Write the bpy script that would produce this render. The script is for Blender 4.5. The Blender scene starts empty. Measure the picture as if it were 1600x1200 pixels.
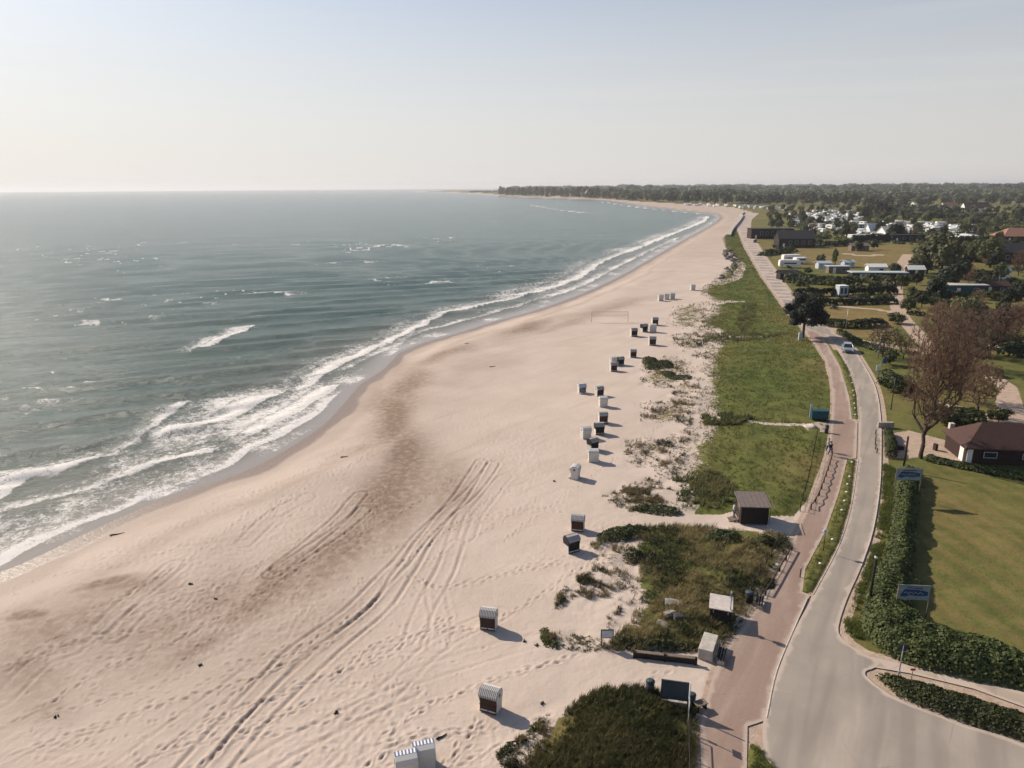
import bpy, bmesh, math, random
import numpy as np
from mathutils import Vector, Matrix
from mathutils.geometry import tessellate_polygon

# ------------------------------------------------------------------ camera, sky, sun
H = 30.0                     # camera height above the shore land
F = 1100.0                   # focal length in pixels of a 1600 px wide frame
PITCH = math.atan(309/1100)  # looking down
ROLL = -0.0062
RE = 7.4e6                   # earth radius with refraction: the ground curves away
SC = bpy.context.scene
COL = SC.collection
random.seed(7)
RNG = np.random.default_rng(7)

cam = bpy.data.cameras.new('camera')
cam.sensor_width = 36; cam.lens = F/1600*36
cam.clip_start = 0.5; cam.clip_end = 80000
camo = bpy.data.objects.new('camera', cam); COL.objects.link(camo)
camo.matrix_world = Matrix.Translation((0, 0, H)) @ Matrix.Rotation(math.pi/2-PITCH, 4, 'X') @ Matrix.Rotation(ROLL, 4, 'Z')
SC.camera = camo

SUN_EL = math.radians(34)
SUN_V = Vector((-0.80*math.cos(SUN_EL), 0.60*math.cos(SUN_EL), math.sin(SUN_EL)))
world = bpy.data.worlds.new('World'); SC.world = world; world.use_nodes = True
wn = world.node_tree.nodes; wl = world.node_tree.links
for n in list(wn): wn.remove(n)
wo = wn.new('ShaderNodeOutputWorld'); bg = wn.new('ShaderNodeBackground')
sky = wn.new('ShaderNodeTexSky'); sky.sky_type = 'NISHITA'; sky.sun_disc = False
sky.sun_elevation = SUN_EL; sky.sun_rotation = math.atan2(-0.80, 0.60)
sky.altitude = 0; sky.air_density = 1.0; sky.dust_density = 1.2; sky.ozone_density = 2.5
# pale marine haze low over the horizon, a property of the sky itself
geo = wn.new('ShaderNodeTexCoord'); sep = wn.new('ShaderNodeSeparateXYZ')
mr = wn.new('ShaderNodeMapRange'); mr.inputs[1].default_value = -0.02; mr.inputs[2].default_value = 0.46
mr.interpolation_type = 'SMOOTHSTEP'
mr.inputs[3].default_value = 0.93; mr.inputs[4].default_value = 0.0
mix = wn.new('ShaderNodeMix'); mix.data_type = 'RGBA'
SKY_S = 0.092
hz = wn.new('ShaderNodeMix'); hz.data_type = 'RGBA'
dotn = wn.new('ShaderNodeVectorMath'); dotn.operation = 'DOT_PRODUCT'; dotn.inputs[1].default_value = (-0.80, 0.60, 0.0)
mr2 = wn.new('ShaderNodeMapRange'); mr2.inputs[1].default_value = -0.2; mr2.inputs[2].default_value = 1.0
wl.new(geo.outputs['Generated'], sep.inputs[0]); wl.new(geo.outputs['Generated'], dotn.inputs[0])
wl.new(dotn.outputs['Value'], mr2.inputs[0]); wl.new(mr2.outputs[0], hz.inputs[0])
hz.inputs[6].default_value = (5.8, 5.6, 5.45, 1); hz.inputs[7].default_value = (7.3, 7.12, 6.98, 1)
wl.new(sep.outputs['Z'], mr.inputs[0]); wl.new(mr.outputs[0], mix.inputs[0])
wl.new(sky.outputs[0], mix.inputs[6]); wl.new(hz.outputs[2], mix.inputs[7])
cm = wn.new('ShaderNodeMapping'); cm.inputs[3].default_value = (1.2, 1.2, 22); wl.new(geo.outputs['Generated'], cm.inputs[0])
cn = wn.new('ShaderNodeTexNoise'); cn.inputs['Scale'].default_value = 1.6; cn.inputs['Detail'].default_value = 6; wl.new(cm.outputs[0], cn.inputs['Vector'])
cr = wn.new('ShaderNodeMapRange'); cr.inputs[1].default_value = .52; cr.inputs[2].default_value = .78; cr.inputs[4].default_value = .22; wl.new(cn.outputs['Fac'], cr.inputs[0])
cx_ = wn.new('ShaderNodeMix'); cx_.data_type = 'RGBA'; wl.new(cr.outputs[0], cx_.inputs[0]); wl.new(mix.outputs[2], cx_.inputs[6]); cx_.inputs[7].default_value = (7.2, 6.9, 6.7, 1)
wl.new(cx_.outputs[2], bg.inputs['Color']); bg.inputs['Strength'].default_value = SKY_S
wl.new(bg.outputs[0], wo.inputs['Surface'])

sl = bpy.data.lights.new('sun', 'SUN'); sl.energy = 4.7; sl.angle = math.radians(0.5); sl.color = (1.0, 0.885, 0.74)
so = bpy.data.objects.new('sun', sl); COL.objects.link(so)
so.rotation_euler = SUN_V.to_track_quat('Z', 'Y').to_euler(); so.location = (-200, 150, 300)

SC.view_settings.view_transform = 'Standard'; SC.view_settings.look = 'None'
SC.view_settings.exposure = 0.30; SC.view_settings.gamma = 1
SC.render.engine = 'CYCLES'
SC.cycles.use_denoising = True
SC.cycles.max_bounces = 5; SC.cycles.diffuse_bounces = 2; SC.cycles.glossy_bounces = 2
SC.cycles.volume_bounces = 0; SC.cycles.transmission_bounces = 2
SC.cycles.use_adaptive_sampling = True; SC.cycles.adaptive_threshold = 0.02

# ------------------------------------------------------------------ geometry of the place
_cr, _sr, _cp, _sp = math.cos(ROLL), math.sin(ROLL), math.cos(PITCH), math.sin(PITCH)
def P(px, py, z=0.0):
    """survey point: photo pixel -> ground position at height z above the curved datum"""
    x = (px-800)/F; y = -(py-600)/F
    x, y = x*_cr-y*_sr, x*_sr+y*_cr
    dx, dy, dz = x, _cp+y*_sp, -_sp+y*_cp
    zz = z
    for _ in range(12):
        t = (zz-H)/min(dz, -1e-4)
        r2 = (t*dx)**2+(t*dy)**2
        if r2 > 4e8: t *= math.sqrt(4e8/r2); break
        zz = z-r2/(2*RE)
    return (t*dx, t*dy)
def pxscale(x, y):
    return F/(y*_cp+H*_sp)
def ztop(base, toppx, toppy):
    """height of the top of an upright standing at base whose top was surveyed at (toppx, toppy)"""
    x = (toppx-800)/F; y = -(toppy-600)/F
    x, y = x*_cr-y*_sr, x*_sr+y*_cr
    dx, dy, dz = x, _cp+y*_sp, -_sp+y*_cp
    return H+dz*(base[1]/dy)

def smooth(pts, n=4):
    """Catmull-Rom through the points"""
    p = [np.array(q, float) for q in pts]
    if len(p) < 3: return [tuple(q) for q in p]
    out = []
    for i in range(len(p)-1):
        a = p[i-1] if i else 2*p[0]-p[1]; b = p[i]; c = p[i+1]
        d = p[i+2] if i+2 < len(p) else 2*p[-1]-p[-2]
        for k in range(n):
            t = k/n
            out.append(tuple(0.5*((2*b)+(c-a)*t+(2*a-5*b+4*c-d)*t*t+(3*b-a-3*c+d)*t**3)))
    out.append(tuple(p[-1])); return out
def W(pts, z=0.0): return [P(q[0], q[1], z) for q in pts]

def inside(X, Y, poly):
    r = np.zeros(X.shape, bool); n = len(poly)
    for i in range(n):
        x1, y1 = poly[i]; x2, y2 = poly[(i+1) % n]
        if y1 == y2: continue
        c = ((y1 > Y) != (y2 > Y)) & (X < (x2-x1)*(Y-y1)/(y2-y1)+x1)
        r ^= c
    return r
def dist_line(X, Y, pts, closed=False):
    d = np.full(X.shape, 1e18); n = len(pts)
    for i in range(n if closed else n-1):
        x1, y1 = pts[i]; x2, y2 = pts[(i+1) % n]
        vx, vy = x2-x1, y2-y1; L = vx*vx+vy*vy+1e-12
        t = np.clip(((X-x1)*vx+(Y-y1)*vy)/L, 0, 1)
        d = np.minimum(d, (X-x1-t*vx)**2+(Y-y1-t*vy)**2)
    return np.sqrt(d)
def sdist(X, Y, poly, margin=60):
    """signed distance, positive inside; only worked out near the polygon"""
    q = np.array(poly); out = np.full(X.shape, -float(margin))
    m = (X > q[:, 0].min()-margin) & (X < q[:, 0].max()+margin) & (Y > q[:, 1].min()-margin) & (Y < q[:, 1].max()+margin)
    if not m.any(): return out
    x, y = X[m], Y[m]
    d = dist_line(x, y, poly, True); s = inside(x, y, poly)
    out[m] = np.where(s, d, -d); return out
def sstep(a, b, x):
    t = np.clip((x-a)/(b-a), 0, 1); return t*t*(3-2*t)
def _hash(i, j, s):
    h = (i.astype(np.int64)*374761393+j.astype(np.int64)*668265263+s*982451653) & 0x7fffffff
    h = ((h ^ (h >> 13))*1274126177) & 0x7fffffff
    return ((h ^ (h >> 16)) & 0xffff)/65535.0
def vnoise(X, Y, sc, seed=0):
    x = X/sc; y = Y/sc; i = np.floor(x); j = np.floor(y); u = x-i; v = y-j
    u = u*u*(3-2*u); v = v*v*(3-2*v)
    a = _hash(i, j, seed); b = _hash(i+1, j, seed); c = _hash(i, j+1, seed); d = _hash(i+1, j+1, seed)
    return (a*(1-u)+b*u)*(1-v)+(c*(1-u)+d*u)*v
def fbm(X, Y, sc, oct=4, seed=0, g=0.5):
    r = 0; a = 1; t = 0
    for k in range(oct):
        r = r+a*vnoise(X+17.3*k, Y-9.1*k, sc/2**k, seed+k); t += a; a *= g
    return r/t

# shoreline (surveyed at sea level) and land outline
SEA = -0.7
shore_px = [(-1500, 1420), (-600, 1110), (-200, 962), (0, 893), (60, 868), (150, 825), (230, 790), (310, 762), (400, 728), (470, 688), (505, 663),
 (530, 638), (560, 602), (600, 576), (622, 552), (660, 536), (720, 519), (770, 503), (830, 487), (880, 470), (930, 450), (975, 428), (1010, 408),
 (1050, 385), (1092, 362), (1118, 347), (1124, 339), (1112, 333), (1070, 329), (1010, 322), (960, 315), (930, 312.5), (860, 310), (800, 307.5), (755, 303.5), (700, 301), (640, 299.4)]
SHORE = smooth(W(shore_px, SEA), 3)
LAND = SHORE + W([(690, 297.8), (780, 297), (860, 294.5)], SEA) + [(1500, 16000), (2500, 25000), (40000, 25000), (40000, -4000), (-300, -4000)]
path_left = [(1090, 1420), (1092, 1300), (1096, 1200), (1094, 1140), (1107, 1078), (1132, 1018), (1180, 955), (1222, 885), (1250, 818), (1270, 770), (1290, 715), (1297, 680), (1300, 640), (1299, 600), (1290, 565), (1275, 540), (1252, 512), (1222, 475), (1190, 430), (1165, 387), (1152, 356), (1156, 342)]
PATH_L = smooth(W(path_left), 3)
BEACH = [P(*q, SEA) for q in shore_px[:27]] + W([(1150, 331), (1156, 342)]) + PATH_L[::-1] + [(20, -3000), (-3000, -3000)]
FARB = W([(1160, 340), (1118, 345), (1112, 333), (1070, 329), (1010, 322), (960, 315), (930, 312.5), (860, 310), (862, 307), (930, 309), (1000, 315), (1060, 318.5), (1110, 320), (1150, 325), (1175, 332)])
SPIT = W([(640, 299.4), (755, 303.8), (800, 307.6), (860, 310), (862, 308), (790, 305), (750, 301.5), (700, 300), (650, 299)])

# vegetated ground west of the path (survey pixels)
VEG_A = W([(1152, 346), (1145, 358), (1128, 372), (1135, 392), (1150, 400), (1140, 418), (1120, 436), (1098, 448), (1092, 460), (1112, 470), (1108, 490), (1085, 500), (1118, 520), (1112, 535), (1095, 560), (1092, 600), (1090, 640), (1096, 652), (1074, 680), (1060, 715), (1045, 745), (1052, 770), (1045, 785), (1020, 800), (985, 797), (1000, 806), (1060, 803), (1120, 806), (1145, 800), (1200, 808), (1240, 806), (1262, 780), (1288, 715), (1296, 680), (1298, 640), (1297, 600), (1288, 565), (1273, 541), (1250, 513), (1220, 477), (1188, 432), (1163, 389), (1150, 357)])
VEG_B = W([(940, 838), (975, 825), (1010, 822), (1100, 824), (1160, 828), (1232, 838), (1236, 852), (1205, 905), (1176, 950), (1150, 985), (1125, 1012), (1088, 1020), (1040, 1018), (985, 1018), (940, 1016), (960, 990), (980, 975), (1000, 945), (994, 915), (1000, 880), (985, 860), (1000, 846), (960, 846), (930, 862), (922, 855)])
VEG_C = W([(835, 1235), (820, 1200), (850, 1150), (868, 1125), (900, 1095), (945, 1073), (1000, 1072), (1030, 1082), (1062, 1090), (1085, 1105), (1088, 1150), (1086, 1200), (1080, 1400), (900, 1400)])
SPARSE = [W(q) for q in (
 [(870, 930), (895, 905), (920, 895), (935, 905), (925, 935), (890, 955), (865, 950)],
 [(845, 985), (880, 985), (940, 1000), (960, 1010), (930, 1020), (870, 1015), (848, 1008)],
 [(950, 770), (1000, 760), (1040, 775), (1030, 800), (980, 800)],
 [(975, 690), (1040, 680), (1060, 700), (1040, 730), (975, 730)],
 [(1000, 630), (1060, 628), (1100, 640), (1080, 660), (1000, 665)],
 [(1000, 560), (1060, 555), (1090, 570), (1085, 600), (1040, 610), (990, 600)],
 [(1050, 480), (1110, 470), (1120, 500), (1080, 520), (1040, 505)],
 [(1085, 455), (1110, 440), (1150, 405), (1160, 420), (1120, 470)],
 [(1045, 525), (1100, 515), (1105, 545), (1060, 550)],
 [(1040, 600), (1095, 590), (1100, 640), (1050, 640)], [(1030, 690), (1085, 650), (1070, 720), (1040, 770), (1020, 740)], [(940, 775), (1010, 745), (1050, 760), (1040, 800), (960, 795)], [(1090, 500), (1125, 500), (1110, 560), (1080, 560)],
 [(775, 1180), (830, 1135), (860, 1110), (850, 1160), (820, 1200), (790, 1215)],
 [(920, 850), (1000, 845), (1000, 900), (985, 960), (950, 985), (930, 930)])]
SAND_TRACKS = [(W([(1000, 797), (1060, 811), (1140, 812), (1245, 818)]), 1.0), (W([(1095, 651), (1150, 655), (1200, 662), (1260, 664), (1290, 664)]), 0.45), (W([(1090, 530), (1130, 527), (1190, 526), (1205, 527)]), 0.7),
   (W([(1090, 478), (1130, 472), (1160, 471)]), 1.2), (W([(1140, 400), (1160, 415), (1150, 435), (1120, 445)]), 1.6)]
# road and path outlines
road_left = [(1178, 1420), (1188, 1300), (1196, 1200), (1192, 1130), (1216, 1048), (1244, 980), (1271, 930), (1312, 850), (1331, 785), (1341, 715), (1342, 660), (1338, 615), (1326, 575), (1310, 548), (1290, 522)]
road_right = [(2400, 1420), (1900, 1275), (1600, 1163), (1500, 1131), (1410, 1096), (1372, 1074), (1354, 1058), (1353, 1049), (1366, 1044), (1374, 1034), (1345, 1020), (1318, 1000), (1310, 980), (1324, 935), (1346, 885), (1364, 830), (1374, 770), (1377, 715), (1376, 650), (1368, 605), (1350, 570), (1330, 540), (1308, 524)]
far_left = [(1290, 522), (1252, 509), (1222, 474), (1190, 429), (1166, 387), (1152, 356), (1155, 342), (1170, 332)]
far_right = [(1308, 524), (1287, 505), (1246, 470), (1218, 432), (1188, 388), (1173, 360), (1174, 343), (1186, 333)]
path_right = [(1165, 1420), (1166, 1300), (1167, 1200), (1168, 1135), (1198, 1125), (1214, 1048), (1242, 980), (1266, 930), (1254, 925), (1258, 890), (1290, 830), (1311, 770), (1324, 718), (1338, 716), (1340, 660), (1331, 655), (1327, 620), (1313, 575), (1298, 548), (1284, 524)]
ROAD = smooth(W(road_left), 3)+smooth(W(far_left), 3)[1:]+smooth(W(far_right), 3)[::-1][:-1]+smooth(W(road_right), 3)[::-1]
PATH = smooth(W(path_left[:17]), 3)+W([(1270, 516), (1284, 524)])[::1]+W(path_right)[::-1]
FOOTWAY = W([(1352, 1047), (1366, 1043), (1420, 1052), (1520, 1076), (1600, 1105), (1900, 1200), (1900, 1160), (1600, 1082), (1520, 1062), (1440, 1045), (1372, 1029), (1360, 1026)])
VERGES = [W(q) for q in ([(1252, 921), (1256, 928), (1270, 926), (1311, 849), (1330, 785), (1337, 718), (1325, 717), (1311, 770), (1290, 830), (1259, 890)],
   [(1333, 655), (1341, 656), (1338, 614), (1325, 575), (1308, 548), (1301, 547), (1315, 575), (1328, 620)], [(1168, 1200), (1170, 1170), (1176, 1160), (1190, 1172), (1212, 1200), (1240, 1300), (1180, 1300)])]
YARD = W([(1397, 676), (1380, 690), (1379, 716), (1420, 716), (1455, 712), (1500, 724), (1505, 700), (1480, 688), (1420, 672)])
GRAVEL = W([(1640, 700), (1590, 668), (1545, 668), (1560, 650), (1555, 625), (1560, 605), (1540, 590), (1525, 578), (1555, 582), (1590, 605), (1602, 640), (1640, 660)])
TRACKS = [(W([(1400, 442), (1401, 465), (1402, 480), (1412, 498), (1430, 518), (1452, 545)]), 1.6), (W([(1404, 484), (1392, 487), (1365, 482), (1310, 478)]), 1.0),
   (W([(1302, 518), (1330, 530), (1380, 538), (1440, 549), (1452, 552)]), 1.3), (W([(1400, 466), (1350, 462), (1310, 463)]), 1.2), (W([(1375, 398), (1350, 400), (1320, 396)]), 2.0),
   (W([(1418, 398), (1408, 415), (1402, 442)]), 2.0), (W([(1285, 492), (1300, 500), (1306, 520)]), 0.6), (W([(1540, 540), (1570, 540), (1610, 545)]), 1.5), (W([(1470, 630), (1510, 640), (1555, 655)]), 1.0)]
LAWN = W([(1450, 718), (1500, 726), (1700, 752), (1900, 800), (1900, 1120), (1600, 1010), (1530, 990), (1440, 985), (1432, 900), (1432, 820), (1442, 760)])
# other fields: outline, dryness (0 lush .. 1 ochre)
FIELDS = [(W(q), d) for q, d in (
  ([(1196, 383), (1240, 388), (1330, 384), (1420, 382), (1428, 395), (1400, 412), (1300, 418), (1215, 412), (1200, 398)], 0.85),
  ([(1388, 336), (1472, 341), (1470, 349), (1385, 346)], 0.25), ([(1487, 384), (1534, 386), (1534, 402), (1488, 400)], 0.4),
  ([(1500, 413), (1545, 417), (1538, 430), (1498, 426)], 0.5), ([(1558, 416), (1640, 418), (1640, 430), (1552, 430)], 0.5),
  ([(1285, 482), (1392, 490), (1400, 508), (1395, 530), (1330, 525), (1300, 510)], 0.95), ([(1415, 450), (1500, 458), (1480, 463), (1418, 458)], 0.5),
  ([(1528, 556), (1640, 556), (1640, 640), (1600, 618), (1560, 592)], 0.2), ([(1450, 515), (1480, 515), (1480, 525), (1450, 525)], 0.6),
  ([(1560, 362), (1640, 362), (1640, 376), (1590, 376)], 1.0), ([(1230, 452), (1400, 458), (1395, 464), (1290, 462)], 0.8), ([(1505, 325), (1600, 329), (1600, 336), (1500, 331)], 0.8))]
# damp dark sand: centre px, half axes px, slant, strength
DAMP = [((170, 930), (70, 14), -12, .5), ((45, 968), (28, 8), -5, .9), ((150, 918), (35, 7), -12, .95), ((95, 985), (90, 30), -15, .5), ((40, 1050), (60, 40), -10, .4), ((235, 985), (90, 40), -25, .4),
  ((330, 930), (70, 30), -35, .45), ((420, 915), (90, 26), -35, .6), ((530, 860), (80, 24), -38, .6), ((620, 770), (60, 36), -50, .75), ((640, 710), (30, 45), 10, .8), ((612, 650), (34, 46), 15, .75), ((640, 602), (26, 32), 20, .65),
  ((690, 555), (45, 7), -18, .55), ((820, 512), (40, 6), -15, .6), ((690, 760), (34, 50), 5, .45), ((300, 1010), (70, 18), -25, .5), ((60, 1110), (50, 20), 0, .3), ((750, 575), (50, 12), -20, .2), ((960, 480), (60, 5), -14, .4),
  ((1060, 1190), (10, 10), 0, 0), ((890, 505), (60, 4), -16, .35), ((190, 800), (10, 3), -20, .7), ((560, 700), (30, 8), -25, .35), ((480, 980), (130, 40), -32, .25)]

def ground_h(X, Y):
    """terrain height without the earth's curvature"""
    r = np.hypot(X, Y); near = sstep(420, 160, r)
    lm = sdist(X, Y, SHORE_L, 40)
    lm = np.where(np.abs(lm) >= 39.9, np.where(inside(X, Y, LAND), 40, -40), lm)
    beach = np.minimum(0, -0.7+0.7*sstep(0, 9, lm)) if False else -0.72+0.72*sstep(-1.0, 10, lm)
    sea = -0.72+np.maximum(lm, -40)*0.06
    h = np.where(lm > 0, beach, sea)
    bm = inside(X, Y, BEACH)
    h = h+np.where(bm & (lm > 0), (fbm(X, Y, 14, 3, 3)-0.5)*0.35*near*sstep(2, 14, lm), 0)
    # storm berm and cuspate hollows along the upper swash
    h = h+np.where(bm, 0.22*np.exp(-((lm-13-5*(vnoise(X, Y, 22, 5)-.5))/3.2)**2)*near*(0.4+0.9*vnoise(X, Y, 7, 8)), 0)
    a = sdist(X, Y, VEG_A, 30); b = sdist(X, Y, VEG_B, 30); c = sdist(X, Y, VEG_C, 30)
    dn = fbm(X, Y, 3.2, 4, 11)
    rdg = fbm(X*.8+Y*.6, (Y*.8-X*.6)*2.2, 5.5, 3, 17); h = h+sstep(-1, 4, b)*(0.05+0.5*(dn-0.3)+1.5*(rdg-.38))+sstep(-1, 4, c)*(0.25+0.7*(dn-0.3))
    h = h+sstep(-4, 3, a)*(dn-0.4)*0.45*near
    sp = np.zeros(X.shape)
    for s in SPARSE: sp = np.maximum(sp, sstep(-2, 2, sdist(X, Y, s, 20)))
    h = h+sp*(fbm(X, Y, 2.0, 3, 21)-0.42)*0.5*near
    g = ~bm & (lm > 0)
    h = h+np.where(g, (fbm(X, Y, 30, 3, 31)-0.6)*0.15*near-0.03, 0)
    for pl, w in SAND_TRACKS: 
        h = h*(1-0.8*sstep(w*1.5+.6, w, dist_line(X, Y, pl)))
    fl = np.full(X.shape, -60.0)
    for q in (ROAD, PATH, FOOTWAY): fl = np.maximum(fl, sdist(X, Y, q, 60))
    k = sstep(-2.2, -0.25, fl)
    h = h*(1-k)+k*(-0.05)
    if True:
        k2 = np.zeros(X.shape)
        for q in VERGES: k2 = np.maximum(k2, sstep(-0.1, 0.35, sdist(X, Y, q, 20)))
        h = h+k2*(0.16+0.1*(vnoise(X, Y, .5, 3)-.5))
    return h
SHORE_L = LAND
def gz(x, y):
    X = np.array([float(x)]); Y = np.array([float(y)])
    return float(ground_h(X, Y)[0])-(x*x+y*y)/(2*RE)

# ------------------------------------------------------------------ mesh helpers
def link_mesh(name, me, mat, parent=None):
    o = bpy.data.objects.new(name, me); COL.objects.link(o)
    if mat:
        for m in (mat if isinstance(mat, (list, tuple)) else [mat]): me.materials.append(m)
    if parent is not None: o.parent = parent
    return o
def fast_mesh(name, V, Fc, smooth_=False):
    V = np.asarray(V, np.float32); Fc = np.asarray(Fc, np.int32); k = Fc.shape[1]
    me = bpy.data.meshes.new(name)
    me.vertices.add(len(V)); me.vertices.foreach_set('co', V.ravel())
    me.loops.add(Fc.size); me.loops.foreach_set('vertex_index', Fc.ravel())
    me.polygons.add(len(Fc)); me.polygons.foreach_set('loop_start', np.arange(0, Fc.size, k, dtype=np.int32))
    if smooth_: me.polygons.foreach_set('use_smooth', np.ones(len(Fc), bool))
    me.update(calc_edges=True); return me
def cattr(me, name, arr):
    a = me.color_attributes.new(name, 'FLOAT_COLOR', 'POINT')
    d = np.ones((len(me.vertices), 4), np.float32); d[:, :arr.shape[1]] = arr
    a.data.foreach_set('color', d.ravel())
def tag(o, label=None, cat=None, group=None, kind=None):
    if label: o['label'] = label
    if cat: o['category'] = cat
    if group: o['group'] = group
    if kind: o['kind'] = kind
    return o
def empty(name, loc, rz=0):
    o = bpy.data.objects.new(name, None); COL.objects.link(o); o.location = loc; o.rotation_euler = (0, 0, rz)
    o.empty_display_size = .2; return o
class MB:
    def __init__(s): s.bm = bmesh.new()
    def box(s, c, d, rz=0, rx=0, ry=0, bev=0, mi=0):
        r = bmesh.ops.create_cube(s.bm, size=1)
        M = Matrix.Translation(c) @ Matrix.Rotation(rz, 4, 'Z') @ Matrix.Rotation(ry, 4, 'Y') @ Matrix.Rotation(rx, 4, 'X') @ Matrix.Diagonal((*d, 1))
        bmesh.ops.transform(s.bm, matrix=M, verts=r['verts'])
        fs = set(f for v in r['verts'] for f in v.link_faces)
        for f in fs: f.material_index = mi
        if bev:
            es = list(set(e for v in r['verts'] for e in v.link_edges))
            bmesh.ops.bevel(s.bm, geom=es, offset=bev, segments=2, affect='EDGES', profile=.5)
        return s
    def cyl(s, a, b, r0, r1=None, n=8, mi=0):
        a = Vector(a); b = Vector(b); r1 = r0 if r1 is None else r1
        q = (b-a).to_track_quat('Z', 'Y').to_matrix()
        va = [s.bm.verts.new(a+q @ Vector((math.cos(2*math.pi*i/n)*r0, math.sin(2*math.pi*i/n)*r0, 0))) for i in range(n)]
        vb = [s.bm.verts.new(b+q @ Vector((math.cos(2*math.pi*i/n)*r1, math.sin(2*math.pi*i/n)*r1, 0))) for i in range(n)]
        for i in range(n):
            f = s.bm.faces.new((va[i], va[(i+1) % n], vb[(i+1) % n], vb[i])); f.smooth = n > 5; f.material_index = mi
        for ring in (va[::-1], vb):
            f = s.bm.faces.new(ring); f.material_index = mi
        return s
    def prism(s, pts, thick, axis='X', off=0, mi=0):
        """outline pts in the plane across axis, extruded by thick along it, centred at off"""
        def v(p, t):
            return {'X': (t, p[0], p[1]), 'Y': (p[0], t, p[1]), 'Z': (p[0], p[1], t)}[axis]
        a = [s.bm.verts.new(v(p, off-thick/2)) for p in pts]; b = [s.bm.verts.new(v(p, off+thick/2)) for p in pts]
        n = len(pts); fs = [s.bm.faces.new(a[::-1]), s.bm.faces.new(b)]
        for i in range(n): fs.append(s.bm.faces.new((a[i], a[(i+1) % n], b[(i+1) % n], b[i])))
        for f in fs: f.material_index = mi
        return s
    def face(s, pts, mi=0):
        f = s.bm.faces.new([s.bm.verts.new(p) for p in pts]); f.material_index = mi; return s
    def shell(s, pts, x0, x1, t, mi=0):
        """bent sheet following a Y-Z outline between x0 and x1, thickness t"""
        for i in range(len(pts)-1):
            (y1, z1), (y2, z2) = pts[i], pts[i+1]; L = math.hypot(y2-y1, z2-z1)
            s.box(((x0+x1)/2, (y1+y2)/2, (z1+z2)/2), (x1-x0, L+t*.7, t), rx=math.atan2(z2-z1, y2-y1), mi=mi)
        return s
    def build(s, name, mat, parent=None):
        bmesh.ops.recalc_face_normals(s.bm, faces=s.bm.faces)
        me = bpy.data.meshes.new(name); s.bm.to_mesh(me); s.bm.free()
        return link_mesh(name, me, mat, parent)
CHILD = {}
def kids(o):
    return [c for c in bpy.data.objects if c.parent == o]
def tree_of(o): return (o, [tree_of(c) for c in kids(o)])
def copy_tree(t, parent=None):
    o, ch = t; c = o.copy(); COL.objects.link(c)
    if parent is not None: c.parent = parent
    for k in ch: copy_tree(k, c)
    return c

# ------------------------------------------------------------------ materials
def new_mat(name):
    m = bpy.data.materials.new(name); m.use_nodes = True; nt = m.node_tree
    for n in list(nt.nodes): nt.nodes.remove(n)
    return m, nt
class N:
    """tiny node builder"""
    def __init__(s, nt): s.nt = nt
    def add(s, t, **kw):
        n = s.nt.nodes.new(t)
        for k, v in kw.items(): setattr(n, k, v)
        return n
    def link(s, a, b): s.nt.links.new(a, b)
    def val(s, n, i, v):
        if v is None: return
        if hasattr(v, 'is_output') or isinstance(v, bpy.types.NodeSocket): s.link(v, n.inputs[i])
        else: n.inputs[i].default_value = v
    def coord(s, which='Object'): return s.add('ShaderNodeTexCoord').outputs[which]
    def pos(s): return s.add('ShaderNodeNewGeometry').outputs['Position']
    def mapping(s, v, scale=(1, 1, 1), rot=(0, 0, 0)):
        if any(rot): m0 = s.add('ShaderNodeMapping'); s.link(v, m0.inputs[0]); m0.inputs[2].default_value = rot; v = m0.outputs[0]
        n = s.add('ShaderNodeMapping'); s.link(v, n.inputs[0]); n.inputs[3].default_value = scale; return n.outputs[0]
    def noise(s, v, scale, detail=4, rough=.55, dist=0):
        n = s.add('ShaderNodeTexNoise'); s.link(v, n.inputs['Vector']); n.inputs['Scale'].default_value = scale
        n.inputs['Detail'].default_value = detail; n.inputs['Roughness'].default_value = rough; n.inputs['Distortion'].default_value = dist
        return n.outputs['Fac']
    def mix(s, f, a, b):
        n = s.add('ShaderNodeMix', data_type='RGBA'); s.val(n, 0, f)
        for i, c in ((6, a), (7, b)):
            if isinstance(c, tuple): n.inputs[i].default_value = (*c[:3], 1)
            else: s.link(c, n.inputs[i])
        return n.outputs[2]
    def math(s, op, a, b=None, c=None, clamp=False):
        n = s.add('ShaderNodeMath', operation=op, use_clamp=clamp); s.val(n, 0, a); s.val(n, 1, b); s.val(n, 2, c); return n.outputs[0]
    def rng(s, v, a, b, c=0., d=1., smooth_=True):
        n = s.add('ShaderNodeMapRange'); s.link(v, n.inputs[0])
        if smooth_: n.interpolation_type = 'SMOOTHSTEP'
        for i, q in zip((1, 2, 3, 4), (a, b, c, d)): n.inputs[i].default_value = q
        return n.outputs[0]
    def bump(s, h, strength, dist=0.05, normal=None):
        n = s.add('ShaderNodeBump'); s.link(h, n.inputs['Height']); s.val(n, 'Strength', strength); n.inputs['Distance'].default_value = dist
        if normal is not None: s.link(normal, n.inputs['Normal'])
        return n.outputs[0]
    def attr(s, name):
        n = s.add('ShaderNodeAttribute'); n.attribute_name = name
        sp = s.add('ShaderNodeSeparateColor'); s.link(n.outputs['Color'], sp.inputs[0]); return sp.outputs
    def bsdf(s, color, rough=.8, normal=None, metal=0., spec=.3):
        n = s.add('ShaderNodeBsdfPrincipled'); 
        if isinstance(color, tuple): n.inputs['Base Color'].default_value = (*color[:3], 1)
        else: s.link(color, n.inputs['Base Color'])
        s.val(n, 'Roughness', rough); s.val(n, 'Metallic', metal); s.val(n, 'Specular IOR Level', spec)
        if normal is not None: s.link(normal, n.inputs['Normal'])
        return n.outputs[0]
    def out(s, sh):
        o = s.add('ShaderNodeOutputMaterial'); s.link(sh, o.inputs['Surface'])
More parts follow.
